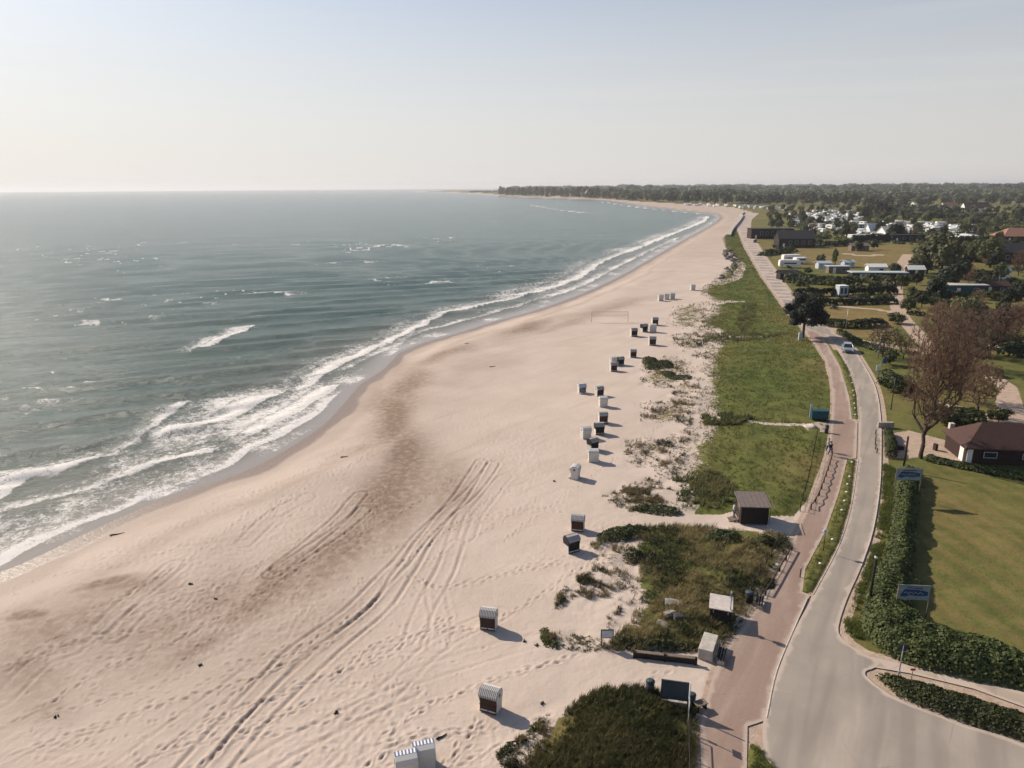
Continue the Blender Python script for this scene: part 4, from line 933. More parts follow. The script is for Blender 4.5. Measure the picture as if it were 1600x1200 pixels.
near_trees = [(1304, 416, 388, 'n', 'narrow dark tree at the edge of the ochre field'), (1282, 412, 395, 'p', 'pale bush shaped tree beside the narrow one'), (1448, 428, 366, 'p', 'left one of the two big willow like trees'), (1470, 430, 362, 'p', 'right one of the two big willow like trees'),
 (1487, 455, 398, 'd', 'big dark tree in front of the willow like trees'), (1547, 418, 368, 'g', 'round green tree behind the teal shed'), (1563, 440, 408, 'g', 'green tree beside the long dark house'), (1408, 452, 425, 'g', 'small green tree where the dirt track starts'),
 (1432, 445, 422, 'd', 'dark tree left of the big dark one'), (1400, 430, 408, 'd', 'dark tree at the corner of the ochre field'), (1578, 480, 446, 'd', 'dark tree right of the teal shed'), (1595, 470, 432, 'd', 'dark tree at the right edge under the dark house'),
 (1530, 508, 476, 'g', 'green tree behind the leafless grove'), (1540, 520, 478, 'd', 'dark tree behind the reddish tree'), (1418, 490, 462, 'g', 'pale green tree beside the dirt track bend'), (1440, 480, 455, 'd', 'dark small tree by the dirt track'), (1322, 372, 348, 'g', 'green tree in front of the caravan park'), (1398, 376, 345, 'd', 'dark tree in the middle of the caravan park'),
 (1380, 340, 310, 'd', 'tall dark tree behind the caravan park'), (1352, 345, 318, 'g', 'green tree behind the caravans'), (1602, 352, 318, 'd', 'dark tree by the orange roofed house'), (1585, 345, 325, 'g', 'green tree by the orange roofed house'), (1505, 372, 345, 'g', 'green tree right of the white caravans'), (1565, 350, 328, 'p', 'pale tree behind the orange roof'), (1450, 350, 325, 'g', 'green tree beyond the green strip field'),
 (1340, 392, 375, 'd', 'dark tree between the caravans and the ochre field'), (1365, 390, 374, 'd', 'second dark tree between the caravans and the ochre field')]
for x_, y_, t_, k_, lb in near_trees:
    b = P(x_, y_); plant(k_, b, max(3., ztop(b, x_, t_)-gz(*b)), lb, group='trees around the gardens and fields', wide=1.0)
# hedge rows and garden shrubs inland
rows = [([(1238, 462), (1300, 462), (1400, 458)], 2.0, 2.4, 'd'), ([(1225, 440), (1280, 444), (1345, 446)], 2.6, 4, 'b'), ([(1345, 440), (1400, 446)], 2.4, 4, 'b'), ([(1240, 474), (1292, 476), (1400, 474)], 1.5, 2.0, 'd'), ([(1286, 508), (1330, 512), (1380, 508)], 1.6, 3, 'b'),
 ([(1190, 400), (1240, 392)], 2.0, 4, 'b'), ([(1205, 372), (1275, 384), (1330, 384)], 2.5, 4, 'd'), ([(1330, 380), (1420, 376), (1470, 378)], 3.5, 4, 'd'), ([(1470, 384), (1490, 380), (1560, 380)], 3, 4, 'd'), ([(1492, 408), (1550, 410)], 3, 4, 'd'), ([(1500, 436), (1560, 440)], 3, 4, 'd'), ([(1420, 470), (1490, 470), (1530, 472)], 2.5, 3, 'd'),
 ([(1385, 336), (1470, 341), (1560, 340)], 3, 6, 'd'), ([(1400, 328), (1500, 334)], 4, 8, 'd'), ([(1530, 582), (1565, 590)], 1.2, 1.5, 'b'), ([(1440, 650), (1500, 655), (1540, 660)], 1.6, 2.2, 'b'), ([(1380, 588), (1400, 600), (1420, 612)], 1.4, 2.2, 'b'), ([(1480, 540), (1600, 548)], 2.0, 3, 'd'), ([(1560, 556), (1640, 558)], 2.0, 2.5, 'd'), ([(1310, 520), (1360, 545), (1400, 555)], .8, 1.4, 'b')]
names = ['under the ochre field', 'along the garden sheds', 'right of the garden sheds', 'below the white box trailer', 'behind the pine tree', 'beside the white campers', 'behind the dark houses', 'in front of the caravan park', 'behind the small green field', 'between the two small green fields', 'above the teal shed', 'behind the reddish grove', 'beyond the green strip field', 'farthest from the beach', 'beside the gravel road',
  'behind the brick house', 'beside the small blue signs', 'behind the leafless grove', 'at the right edge above the small lawn', 'along the track opposite the pine']
for i, ((pts, h_, w_, k_), nm) in enumerate(zip(rows, names)):
    wp = W(pts); r = math.hypot(*wp[0]); lf = max(.22, r*.0032)
    foliage_bank('hedge_row', ribbon_poly(wp, w_), h_, lf, 3.2/lf**2*1.0, 'tree_dark' if k_ == 'd' else 'bush', 'dark green hedge row '+nm, 'hedge', lump=max(2.5, w_), soft=w_*.35, seed=50+i, group='hedge rows inland')
gsh = [(1262, 428), (1250, 450), (1268, 470), (1285, 500), (1272, 488), (1300, 448), (1320, 446), (1365, 452), (1380, 436), (1350, 470), (1372, 472), (1390, 470), (1245, 435), (1232, 420), (1420, 480), (1432, 470), (1375, 450), (1450, 465), (1590, 460), (1545, 468), (1562, 500), (1530, 540), (1585, 505),
 (1420, 440), (1425, 458), (1575, 448), (1480, 665), (1390, 570), (1395, 612), (1560, 660), (1512, 668), (1402, 505), (1210, 388), (1232, 396), (1422, 412), (1512, 385), (1590, 425), (1480, 470), (1465, 480), (1548, 395), (1560, 470), (1575, 550), (1520, 555)]
for i, (x_, y_) in enumerate(gsh):
    b = P(x_, y_); plant('s', b, random.uniform(1.8, 3.6), 'rounded dark green shrub in the gardens east of the road', 'shrub', 'garden shrubs', wide=random.uniform(.8, 1.2))

KEEP_CLEAR = W([(1511, 461), (1500, 461), (1522, 461), (1288, 420), (1311, 427), (1326, 418), (1371, 427), (1314, 463), (1555, 459), (1365, 438), (1385, 438), (1232, 437), (1240, 418), (1570, 436), (1590, 412)])
# brush between the gardens, one mass each
def undergrowth(name, poly, n_, size, hgt, mat, thr, label, seed):
    rng = np.random.default_rng(seed); p = scatter(poly, n_, rng); x, y = p[:, 0], p[:, 1]
    k = fbm(x, y, 16, 3, seed) > thr
    for q, d in FIELDS: k &= sdist(x, y, q, 10) < -1
    for q in (ROAD, YARD, GRAVEL, LAWN, FOOTWAY): k &= sdist(x, y, q, 10) < -1.5
    for pl, w in TRACKS: k &= dist_line(x, y, pl) > w+1.2
    for c_ in KEEP_CLEAR: k &= np.hypot(x-c_[0], y-c_[1]+5) > 12
    x, y = x[k], y[k]; m_ = 26; n2 = len(x)*m_; r = np.hypot(x, y); sc = size*(.6+.8*rng.random(len(x)))
    d = rng.normal(size=(len(x), m_, 3)); d /= np.linalg.norm(d, axis=2)[..., None]; d[..., 2] = np.abs(d[..., 2])
    c = np.stack([x, y, hz_of(x, y)], -1)[:, None, :]+d*np.stack([sc, sc, sc*hgt/size], -1)[:, None, :]*(.5+.5*rng.random((len(x), m_, 1)))
    V, Fq = quads(c.reshape(-1, 3), (d+rng.normal(size=d.shape)*.4).reshape(-1, 3), np.repeat(sc*.42, m_), rng)
    o = link_mesh(name, fast_mesh(name, V, Fq), MT[mat]); tag(o, label, 'undergrowth', kind='stuff')
UG = W([(1225, 425), (1290, 330), (1640, 335), (1640, 660), (1500, 660), (1400, 650), (1385, 600), (1345, 540), (1320, 515), (1250, 455)])
undergrowth('brambles', UG, 2600, 1.5, 1.1, 'bush', .47, 'dark green brambles and scrub between the gardens inland', 61)
undergrowth('dry_scrub', UG, 1500, 1.1, .8, 'bud_grey', .50, 'brown dry scrub scattered over the rough plots inland', 62)
undergrowth('garden_scrub', W([(1225, 425), (1235, 385), (1290, 330), (1640, 335), (1640, 440), (1400, 440)]), 1500, 2.6, 2.0, 'tree_green', .44, 'green scrub filling the ground around the caravan park', 63)

# caravan park trees
vill = W([(1195, 360), (1200, 328), (1290, 324), (1390, 328), (1480, 345), (1570, 352), (1560, 382), (1470, 380), (1340, 380), (1260, 372)])
pts = scatter(vill, 215, rg)
for i, (x_, y_) in enumerate(pts):
    k_ = random.choice('gggppdbs'); plant(k_, (x_, y_), random.uniform(3.5, 9) if k_ != 's' else random.uniform(2.5, 4), 'small tree among the white caravans of the park', 'tree', 'trees in the caravan park', wide=random.uniform(.8, 1.1))
more = W([(1400, 400), (1480, 405), (1560, 390), (1640, 400), (1640, 540), (1560, 530), (1480, 520), (1450, 480), (1405, 440)])
for i, (x_, y_) in enumerate(scatter(more, 80, rg)):
    if any(inside(np.array([x_]), np.array([y_]), q)[0] for q, d in FIELDS): continue
    if any(math.hypot(x_-c_[0], y_-c_[1]+9) < 15 for c_ in KEEP_CLEAR): continue
    k_ = random.choice('gddsb'); plant(k_, (x_, y_), random.uniform(4, 9) if k_ != 's' else 3, 'garden tree on the wooded plots at the right', 'tree', 'trees on the wooded plots', wide=random.uniform(.8, 1.15))
# far wood behind the bay: front row of single trees
frt = [(784, 305.2, 290), (793, 305.6, 289.5), (801, 306, 290.5), (810, 306.3, 291.5), (819, 306.6, 291), (828, 306.9, 290), (837, 307.2, 289.5), (846, 307.5, 291), (856, 307.8, 292), (866, 308, 291.5), (876, 308.3, 292), (886, 308.6, 292), (896, 309, 290.5), (905, 309.3, 289.5), (914, 309.7, 290), (924, 310, 291), (934, 310.5, 292),
 (944, 311, 293), (954, 311.5, 292), (964, 312, 291), (975, 312.5, 291.5), (986, 313, 293), (997, 313.5, 294), (1008, 314, 293), (1019, 314.5, 293.5), (1030, 315, 294), (1042, 315.4, 293), (1054, 315.8, 292.5), (1066, 316, 293), (1078, 316.4, 293), (1090, 316.6, 292), (1103, 317, 291.5), (1118, 317.5, 290.5), (1130, 317.8, 290), (1144, 318, 291), (1158, 318, 292),
 (1172, 318, 293), (1187, 319, 293), (1202, 319, 293.5), (1218, 319.5, 294), (1234, 320, 294), (1250, 320, 293), (1266, 320.5, 293), (1283, 321, 292), (1300, 321, 293), (1318, 322, 293), (1336, 322.5, 294), (1354, 323, 295), (1372, 323.5, 296), (1390, 324, 297), (1410, 324, 298), (1430, 322, 297), (1452, 322, 298), (1474, 321, 297), (1496, 320, 297), (1520, 320, 296), (1545, 320, 297), (1570, 320, 298), (1595, 320, 297)]
for i, (x_, y_, t_) in enumerate(frt):
    t_ += 1.5 if x_ > 1180 else (-1.6 if x_ < 965 else 0)
    b = P(x_, y_); hh_ = ztop(b, x_, t_)+(b[0]**2+b[1]**2)/(2*RE)
    if x_ > 965: x_ += random.uniform(-5, 5); b = P(x_, y_+random.uniform(-1, 1)); hh_ *= random.uniform(.72, 1.05)
    nxt = 9 if x_ < 960 else 16
    plant('f', b, hh_, 'broad tree in the front row of the far wood behind the bay', 'tree', 'front row trees of the far wood', wide=max(.62, min(1.5, nxt/pxscale(*b)*1.25/hh_)))
# the wood itself reads as one mass
rngw = np.random.default_rng(31)
def wood_mass(name, n_, ylo, yhi, xlo, xhi, hlo, hhi, label, thr=.42, per=46, zofs=0):
    px_ = xlo+(xhi-xlo)*rngw.random(n_); py_ = ylo+(yhi-ylo)*rngw.random(n_)**1.3
    B = np.array([P(a, b) for a, b in zip(px_, py_)]); k = fbm(B[:, 0], B[:, 1], 700, 3, 88) > thr; B = B[k]; m_ = len(B)
    hh_ = hlo+(hhi-hlo)*rngw.random(m_)*(.6+.5*vnoise(B[:, 0], B[:, 1], 400, 3)); rr_ = hh_*(.5+.25*rngw.random(m_))*np.clip(np.hypot(B[:, 0], B[:, 1])/2500, .8, 2.2)
    d = rngw.normal(size=(m_, per, 3)); d /= np.linalg.norm(d, axis=2)[..., None]; d[..., 2] = np.abs(d[..., 2])*1.0-.25
    c = np.stack([B[:, 0], B[:, 1], hh_*.5-(B**2).sum(1)/(2*RE)], -1)[:, None, :]
    p = c+d*np.stack([rr_, rr_, hh_*.5], -1)[:, None, :]*(.75+.35*rngw.random((m_, per, 1)))
    V, Fq = quads(p.reshape(-1, 3), (d+rngw.normal(size=d.shape)*.3).reshape(-1, 3), np.repeat(rr_*.62, per), rngw)
    o = link_mesh(name, fast_mesh(name, V, Fq), MT['wood_far']); tag(o, label, 'woodland', kind='stuff'); return o
wood_mass('woodland', 2600, 296, 321, 1150, 1700, 10, 20, 'mixed woods and copses stretching inland behind the caravan park', .30)
wood_mass('woodland', 260, 320, 336, 1385, 1700, 5, 10, 'bushy copses between the far houses at the right', .42)
wood_mass('woodland', 700, 295.5, 304, 800, 1700, 18, 34, 'far hazy woods along the horizon behind the bay', .2)
wood_mass('woodland', 300, 300, 310, 900, 1150, 16, 26, 'deep green wood behind the front row along the bay', .1)
wood_mass('coastal_scrub', 90, 299.2, 301.5, 735, 785, 4, 9, 'low scrub on the sand spit in front of the far wood', .0)

# ------------------------------------------------------------------ beach chairs
def make_chair(body, front, canvas, number=None):
    e = empty('beach_chair', (0, 0, 0)); t = .035
    side = [(-.42, .06), (.40, .06), (.44, .80), (-.36, .80)]
    hood = [(-.40, .80), (.44, .80), (.52, 1.22), (.42, 1.50), (.12, 1.62), (-.22, 1.60), (-.50, 1.34)]
    m = MB(); m.prism(side, t, 'X', -.58); m.prism(side, t, 'X', .58); m.box((0, .40, .43), (1.13, t, .74), rx=-.05); m.box((0, 0, .09), (1.14, .80, .05)); m.build('base', MT['wicker_white'], e)
    m = MB(); m.prism(hood, t, 'X', -.61); m.prism(hood, t, 'X', .61); m.shell([(.44, .82), (.52, 1.22), (.42, 1.50), (.12, 1.62)], -.60, .60, t); h = m.build('hood', MT['wicker_white' if body != 'wicker_black' else body], e)
    m = MB(); m.shell([(.12, 1.63), (-.22, 1.61), (-.52, 1.33)], -.63, .63, .03); m.box((0, -.53, 1.25), (1.24, .02, .16)); m.build('canopy', MT[canvas], e)
    m = MB(); m.box((0, .05, .44), (1.10, .60, .14), bev=.03); m.box((0, .34, .85), (1.10, .12, .75), rx=-.15, bev=.03); m.build('cushion', MT[canvas], e)
    if front:
        m = MB()
        for i in range(9): m.box((-.52+i*.13, -.45, .62), (.085, .02, 1.10), rx=0)
        for z in (.14, .62, 1.12): m.box((0, -.47, z), (1.16, .025, .07))
        m.box((0, -.43, .62), (1.12, .008, 1.08)); m.build('lattice_gate', MT[front], e)
    for s in (-1, 1):
        m = MB(); m.box((s*.28, -.30 if front else -.62, .22), (.50, .34, .10), bev=.02); m.build('footrest', MT['wicker_white'], e)
        m = MB(); m.box((s*.60, -.02, .86), (.05, .66, .05), bev=.01); m.build('armrest', MT['wood_dark' if body != 'wicker_white' else 'white'], e)
        m = MB()
        m.prism([(-.10, 1.12), (.10, 1.12), (.10, 1.30), (0, 1.38), (-.10, 1.30)], .012, 'X', s*.632); m.build('side_window', MT['wicker_dark'], e)
    if number:
        for s in (-1, 1):
            c = bpy.data.curves.new('number', 'FONT'); c.body = number; c.size = .34; c.extrude = .003; c.align_x = 'CENTER'
            tmp = bpy.data.objects.new('number', c); me = bpy.data.meshes.new_from_object(tmp); bpy.data.objects.remove(tmp)
            o = link_mesh('number', me, None, e); o.location = (s*.655, .02, .98); o.rotation_euler = (math.pi/2, 0, s*math.pi/2); me.materials.clear(); me.materials.append(MT['wood_dark'])
    return e
CH = {'d': tree_of(make_chair('wicker_dark', 'lattice', 'stripe')), 'b': tree_of(make_chair('wicker_black', 'wicker_black', 'stripe')), 'w': tree_of(make_chair('wicker_white', None, 'stripe_blue')), 'n': tree_of(make_chair('wicker_white', None, 'stripe_blue', '103'))}
# the dark kinds have white sided bases too
CHU = set()
chairs = [  # base px, kind, heading (deg, direction the open front faces, 0 = towards the camera), label
 ((636, 1212), 'n', 195, 'left one of the two white beach chairs at the bottom edge'), ((663, 1196), 'n', 195, 'white beach chair numbered 103, right one of the pair at the bottom edge'),
 ((767, 1107), 'd', -22, 'brown beach chair with white striped hood, nearest to the bottom dune grass'), ((764, 980), 'd', -12, 'dark brown beach chair standing alone on the open sand above the nearest brown one'),
 ((893, 861), 'b', 28, 'black beach chair, lower one of the pair left of the dry dune'), ((903, 829), 'd', -14, 'brown beach chair, upper one of the pair left of the dry dune'),
 ((899, 747), 'w', 250, 'white beach chair standing alone, seen from its side'), ((927, 721), 'w', 180, 'white beach chair turned away, just below a black one'), ((926, 703), 'b', 35, 'black beach chair between two white ones'),
 ((915, 685), 'w', 200, 'white beach chair left of a big black one'), ((936, 679), 'b', 10, 'big black beach chair with a long shadow right of a white one'), ((942, 662), 'd', 5, 'dark beach chair with a white hood above the big black one'),
 ((942, 636), 'w', 190, 'bright white beach chair between two dark ones'), ((936, 619), 'd', 25, 'dark beach chair with a pale hood above the bright white one'), ((909, 614), 'w', 15, 'pale striped beach chair nearest the water in the middle cluster'),
 ((958, 579), 'd', 15, 'dark beach chair at the lower corner of a tight group of three'), ((958, 570), 'w', 200, 'white beach chair at the back of a tight group of three'), ((969, 570), 'b', 20, 'black beach chair on the right of a tight group of three'),
 ((989, 558), 'd', 0, 'dark square beach chair standing alone above the group of three'), ((1019, 539), 'd', 0, 'dark beach chair standing alone close to the sparse beach grass'), ((990, 526), 'd', 10, 'dark beach chair on the left of the far cluster of four'),
 ((1006, 519), 'b', 25, 'dark beach chair with a pale side in the far cluster of four'), ((1020, 519), 'w', 180, 'white beach chair in the far cluster of four'), ((1023, 508), 'd', 5, 'dark beach chair farthest back in the far cluster of four'),
 ((1032, 470), 'w', 190, 'left one of the three distant white beach chairs'), ((1042, 468), 'w', 170, 'middle one of the three distant white beach chairs'), ((1050, 467), 'w', 185, 'right one of the three distant white beach chairs'),
 ((1082, 453), 'w', 190, 'lone pale beach chair beside the far dune grass')]
for px_, k, hd, lb in chairs:
    b = P(*px_); z = min(gz(b[0]+dx, b[1]+dy) for dx in (-.4, .4) for dy in (-.3, .3))
    if k in CHU: o = copy_tree(CH[k])
    else: o = CH[k][0]; CHU.add(k)
    o.location = (b[0], b[1], z-.02); o.rotation_euler = (0, 0, math.radians(hd)); tag(o, lb, 'beach chair', 'wicker beach chairs on the sand')
    if math.hypot(*b) > 130:
        s = 1.08; o.scale = (s, s, s)
    else: o.scale = (.93, .93, .93)

# ------------------------------------------------------------------ helpers for placing
def at(px, py):
    x, y = P(px, py); return Vector((x, y, gz(x, y)))
def put_at(e, px, py, label, cat, group=None, rz=None, z=0):
    p = at(px, py); e.location = (p.x, p.y, p.z+z)
    if rz is not None: e.rotation_euler = (0, 0, rz)
    return tag(e, label, cat, group)
PR = math.radians(24)   # heading of the promenade near the camera, clockwise from +Y

# ------------------------------------------------------------------ huts and boxes by the promenade
e = empty('wooden_hut', (0, 0, 0)); w2, d2 = 1.22, 1.15
m = MB(); m.prism([(-d2, .15), (d2, .15), (d2, 2.10), (-d2, 1.80)], 2*w2, 'X', 0)
for s in (-1, 1):
    for j in (-1, 1): m.box((s*w2*.9, j*d2*.85, .05), (.14, .14, .3))
for i in range(14): m.box((-w2+.1+i*.19, -d2-.012, .98), (.03, .02, 1.6))
m.build('walls', MT['wood_dark'], e)
m = MB(); m.box((0, 0, 2.03), (2*w2+.35, 2*d2+.45, .08), rx=.12)
for i in range(8): m.box((-w2-.12+i*.42, 0, 2.085), (.03, 2*d2+.44, .03), rx=.12)
m.build('roof', MT['wood_roof'], e)
m = MB(); m.box((-w2-.02, -.2, 1.0), (.03, .8, 1.6)); dr = m.build('door', MT['wood'], e); m = MB(); m.cyl((-w2-.08, .1, 1), (-w2-.03, .1, 1), .03); m.build('handle', MT['metal'], dr)
for k in range(3):
    m = MB(); m.box((-w2-.25-.25*k, -.2, .22-.08*k), (.26, .9, .05)); m.build('step', MT['wood'], e)
put_at(e, 1173, 812, 'dark wooden lifeguard style hut with a sloping board roof on the meadow edge', 'hut', rz=-.08)
e['label'] = 'dark wooden hut with a sloping board roof beside the sand path'
e = empty('storage_box', (0, 0, 0))
m = MB(); m.box((0, 0, .48), (1.45, 1.75, .96))
for i in range(5): m.box((0, -.885, .12+.18*i), (1.46, .02, .02))
m.build('body', MT['wood_dark'], e); m = MB(); m.box((0, 0, 1.0), (1.62, 1.95, .07), ry=.03, bev=.01); m.build('lid', MT['pale_roof'], e)
for s in (-1, 1): m = MB(); m.box((s*.5, -.93, .8), (.08, .03, .2)); m.build('hinge', MT['metal'], e)
put_at(e, 1125, 966, 'dark storage box with a flat pale roof beside the promenade', 'storage box', rz=-.30)
# dark bin and slatted benches
def make_bench(ang):
    e = empty('slatted_bench', (0, 0, 0), ang)
    for i in range(3): m = MB(); m.box((0, -.17+.17*i, .44), (1.5, .11, .045), bev=.01); m.build('seat_slat', MT['wood_dark'], e)
    m = MB(); m.box((0, .28, .72), (1.5, .04, .11), rx=-.2); m.box((0, .25, .60), (1.5, .04, .09), rx=-.2); m.build('backrest', MT['wood_dark'], e)
    for s in (-1, 1): m = MB(); m.box((s*.6, 0, .21), (.07, .45, .42)); m.box((s*.6, .25, .52), (.07, .05, .5), rx=-.2); m.build('leg', MT['concrete'], e)
    return e
bt = tree_of(make_bench(0))
put_at(bt[0], 1128, 1030, 'dark slatted bench at the promenade edge beside the concrete block', 'bench', 'benches facing the promenade', rz=math.radians(66))
put_at(copy_tree(bt), 1187, 945, 'dark slatted bench beside the pale roofed storage box', 'bench', 'benches facing the promenade', rz=math.radians(66))
def make_bin(h=1.0, r=.24, mat='dark_metal'):
    e = empty('litter_bin', (0, 0, 0)); m = MB(); m.cyl((0, 0, 0), (0, 0, h*.86), r*.92, r, 14); m.build('body', MT[mat], e)
    m = MB(); m.cyl((0, 0, h*.86), (0, 0, h*.92), r*1.1, r*1.08, 14); m.cyl((0, 0, h*.92), (0, 0, h), r*1.08, r*.5, 14); m.build('lid', MT['slate'], e); return e
put_at(make_bin(1.05, .26), 1015, 1086, 'dark round litter bin with a lid on the sand left of the big board', 'bin', 'litter bins')
put_at(make_bin(.9, .24), 1080, 1102, 'dark litter bin right of the big board beside the signposts', 'bin', 'litter bins')
put_at(make_bin(.95, .3, 'wood_dark'), 1170, 941, 'dark litter bin between the storage box and the far bench', 'bin', 'litter bins')
put_at(make_bin(1.1, .24), 1291, 676, 'dark litter bin on the paving below the teal stand', 'bin', 'litter bins')
# big information board seen from behind
e = empty('notice_board', (0, 0, 0)); m = MB(); m.box((0, 0, 1.15), (1.5, .06, 1.15), bev=.01); m.build('panel', MT['slate'], e)
for z in (1.76, .56): m = MB(); m.box((0, 0, z), (1.6, .10, .07)); m.build('frame_bar', MT['dark_metal'], e)
for s in (-1, 1): m = MB(); m.cyl((s*.78, 0, -.1), (s*.78, 0, 1.8), .045); m.build('post', MT['dark_metal'], e)
m = MB(); m.box((0, .3, .15), (1.5, .5, .3), bev=.02); m.build('plinth', MT['concrete'], e)
put_at(e, 1053, 1106, 'large dark slate board seen from behind at the beach entrance', 'board', rz=-.22)
e = empty('low_table', (0, 0, 0)); m = MB(); m.box((0, 0, .5), (.75, .5, .06), bev=.01); m.build('top', MT['wood'], e)
for s in (-1, 1): m = MB(); m.box((s*.28, 0, .25), (.07, .4, .5)); m.build('leg', MT['wood_dark'], e)
put_at(e, 1094, 1108, 'small low wooden table beside the bin at the beach entrance', 'table', rz=.4)
# small board on the sand
e = empty('sand_sign', (0, 0, 0)); m = MB(); m.box((0, 0, .95), (.86, .04, .66)); m.build('frame', MT['wood_dark'], e)
m = MB(); m.box((0, -.025, .95), (.74, .02, .54)); m.build('panel', MT['palegrey'], e)
for s in (-1, 1): m = MB(); m.box((s*.38, 0, .45), (.06, .06, .95)); m.build('post', MT['wood_dark'], e)
put_at(e, 948, 1011, 'small framed sign on two posts at the sandy edge of the dune', 'sign', rz=0)
# timber retaining wall with a post, concrete block
e = empty('retaining_wall', (0, 0, 0)); a = at(990, 1026); b = at(1088, 1037); L = (b-a).length; m = MB()
for i in range(2): m.box(((i-.5)*L*.5, 0, .22), (L*.47, .16, .5))
m.build('planks', MT['wood_dark'], e); m = MB(); m.box((0, .02, .5), (L*1.02, .26, .06)); m.build('coping', MT['wood'], e)
for i in range(3): m = MB(); m.box(((i-1)*L*.49, -.06, .28), (.16, .16, .66)); m.build('post', MT['wood_dark'], e)
c = (a+b)/2; e.location = (c.x, c.y, min(a.z, b.z)-.05); e.rotation_euler = (0, 0, math.atan2(b.y-a.y, b.x-a.x)); tag(e, 'low dark timber wall holding the dune above the sandy entrance', 'wall')
m = MB(); m.box((0, 0, .38), (.95, 2.0, .86), bev=.04)
o = m.build('concrete_block', MT['concrete'], None); p = at(1106, 1018); o.location = p; o.rotation_euler = (0, 0, -.45); tag(o, 'pale concrete block with a dark side beside the timber wall', 'block')
# broken slabs lying in the dune
for (x_, y_, sx, sy, sz, r, tx, lb) in ((1052, 949, 1.3, .7, .3, -.2, .2, 'broad weathered slab at the top of the rubble in the dry dune'), (1046, 966, .9, .6, .35, .6, -.3, 'tilted brown slab in the middle of the rubble in the dry dune'), (1035, 981, .9, .5, .3, -.7, .25, 'pale slab at the lower end of the rubble in the dry dune'), (1060, 972, .8, .5, .4, .2, .3, 'dark slab on the right of the rubble in the dry dune'), (1084, 957, .35, .25, .15, .2, 0, 'small white stone right of the rubble in the dry dune')):
    m = MB(); bmesh.ops.create_icosphere(m.bm, subdivisions=2, radius=.5)
    for v in m.bm.verts:
        v.co = Vector([math.copysign(min(abs(c), .36)+random.uniform(0, .03), c) for c in v.co])
    bmesh.ops.scale(m.bm, vec=(sx*1.3, sy*1.3, sz*1.3), verts=m.bm.verts)
    o = m.build('stone_slab', MT['stone'] if 'dark' not in lb.split()[0] else MT['rock'], None); p = at(x_, y_); o.location = (p.x, p.y, p.z+sz*.45); o.rotation_euler = (tx, .1, r); tag(o, lb, 'slab', 'rubble slabs in the dune')

# ------------------------------------------------------------------ signposts
def post_to(base, toppx, toppy): b = P(*base); return ztop(b, toppx, toppy)-gz(*b)
e = empty('signpost', (0, 0, 0)); m = MB(); m.cyl((0, 0, 0), (0, 0, 2.75), .035); m.build('pole', MT['metal'], e)
for i, (z, w_, h_) in enumerate(((2.5, .42, .40), (2.18, .30, .26))):
    m = MB(); m.box((.06*(i*2-1), 0, z), (.02, w_, h_)); m.build('sign_plate', MT['palegrey'], e)
m = MB(); m.cyl((-.03, 0, 1.55), (.0, 0, 1.55), .19, .19, 16); m.build('round_plate', MT['palegrey'], e)
put_at(e, 1139, 978, 'grey signpost with plates beside the pale roofed storage box', 'signpost', 'signposts by the promenade', rz=-.4)
e = empty('signpost', (0, 0, 0)); m = MB(); m.cyl((0, 0, 0), (0, 0, 2.3), .04); m.build('pole', MT['white'], e)
put_at(e, 1075, 1118, 'white pole without plates right of the large dark board', 'pole')
e = empty('signpost', (0, 0, 0)); m = MB(); m.cyl((0, 0, 0), (0, 0, 2.2), .03); m.build('pole', MT['metal'], e)
m = MB(); m.box((0, 0, 1.98), (.02, .52, .34)); m.build('sign_plate', MT['palegrey'], e); m = MB(); m.box((0, 0, 1.05), (.02, .16, .34)); m.build('sign_plate', MT['palegrey'], e)
put_at(e, 1074, 1143, 'slim signpost with two edge-on plates casting its shadow on the promenade', 'signpost', 'signposts by the promenade', rz=-.2)
e = empty('path_sign', (0, 0, 0)); h_ = post_to((1286, 863), 1283, 828); m = MB(); m.cyl((0, 0, 0), (0, 0, h_), .03); m.build('pole', MT['dark_metal'], e)
m = MB(); m.cyl((0, -.02, h_-.15), (0, .02, h_-.15), .24, .24, 18); m.build('round_plate', MT['white'], e)
put_at(e, 1286, 863, 'thin post with a round pale sign on the verge edge', 'sign', rz=.2)
e = empty('bollard', (0, 0, 0)); m = MB(); m.cyl((0, 0, 0), (0, 0, .85), .05, .05, 10); m.build('post', MT['dark_metal'], e); m = MB(); m.cyl((0, 0, .85), (0, 0, .9), .06, .03, 10); m.build('cap', MT['metal'], e)
put_at(e, 1250, 902, 'thin dark bollard on the promenade near the end of the verge', 'bollard')
def wood_pole(px_, top, lb, r=.11, bands=False):
    h_ = post_to(px_, *top); e = empty('wooden_pole', (0, 0, 0)); m = MB(); m.cyl((0, 0, 0), (0, 0, h_), r, r*.8, 10); m.build('post', MT['wood_dark'] if bands else MT['brick'], e)
    if bands:
        for z in (.35, h_*.93): m = MB(); m.cyl((0, 0, z), (0, 0, z+.16), r*1.06, r*1.06, 10); m.build('white_band', MT['white'], e)
    put_at(e, *px_, lb, 'pole', 'wooden poles along the road')
wood_pole((1357, 951), (1359, 866), 'dark wooden pole with white bands standing in the hedge by the road', .10, True)
wood_pole((1411, 735), (1414, 682), 'brown wooden pole behind the upper blue banner', .12)
def thin_pole(px_, top, lb, mat='metal', r=.05, arm=False):
    h_ = post_to(px_, *top); e = empty('lamp_post', (0, 0, 0)); m = MB(); m.cyl((0, 0, 0), (0, 0, h_), r, r*.6, 8); m.build('pole', MT[mat], e)
    if arm: m = MB(); m.box((-.3, 0, h_), (.8, .14, .09), bev=.02); m.build('lamp_head', MT['dark_metal'], e)
    put_at(e, *px_, lb, 'lamp post', 'lamp posts inland of the road')
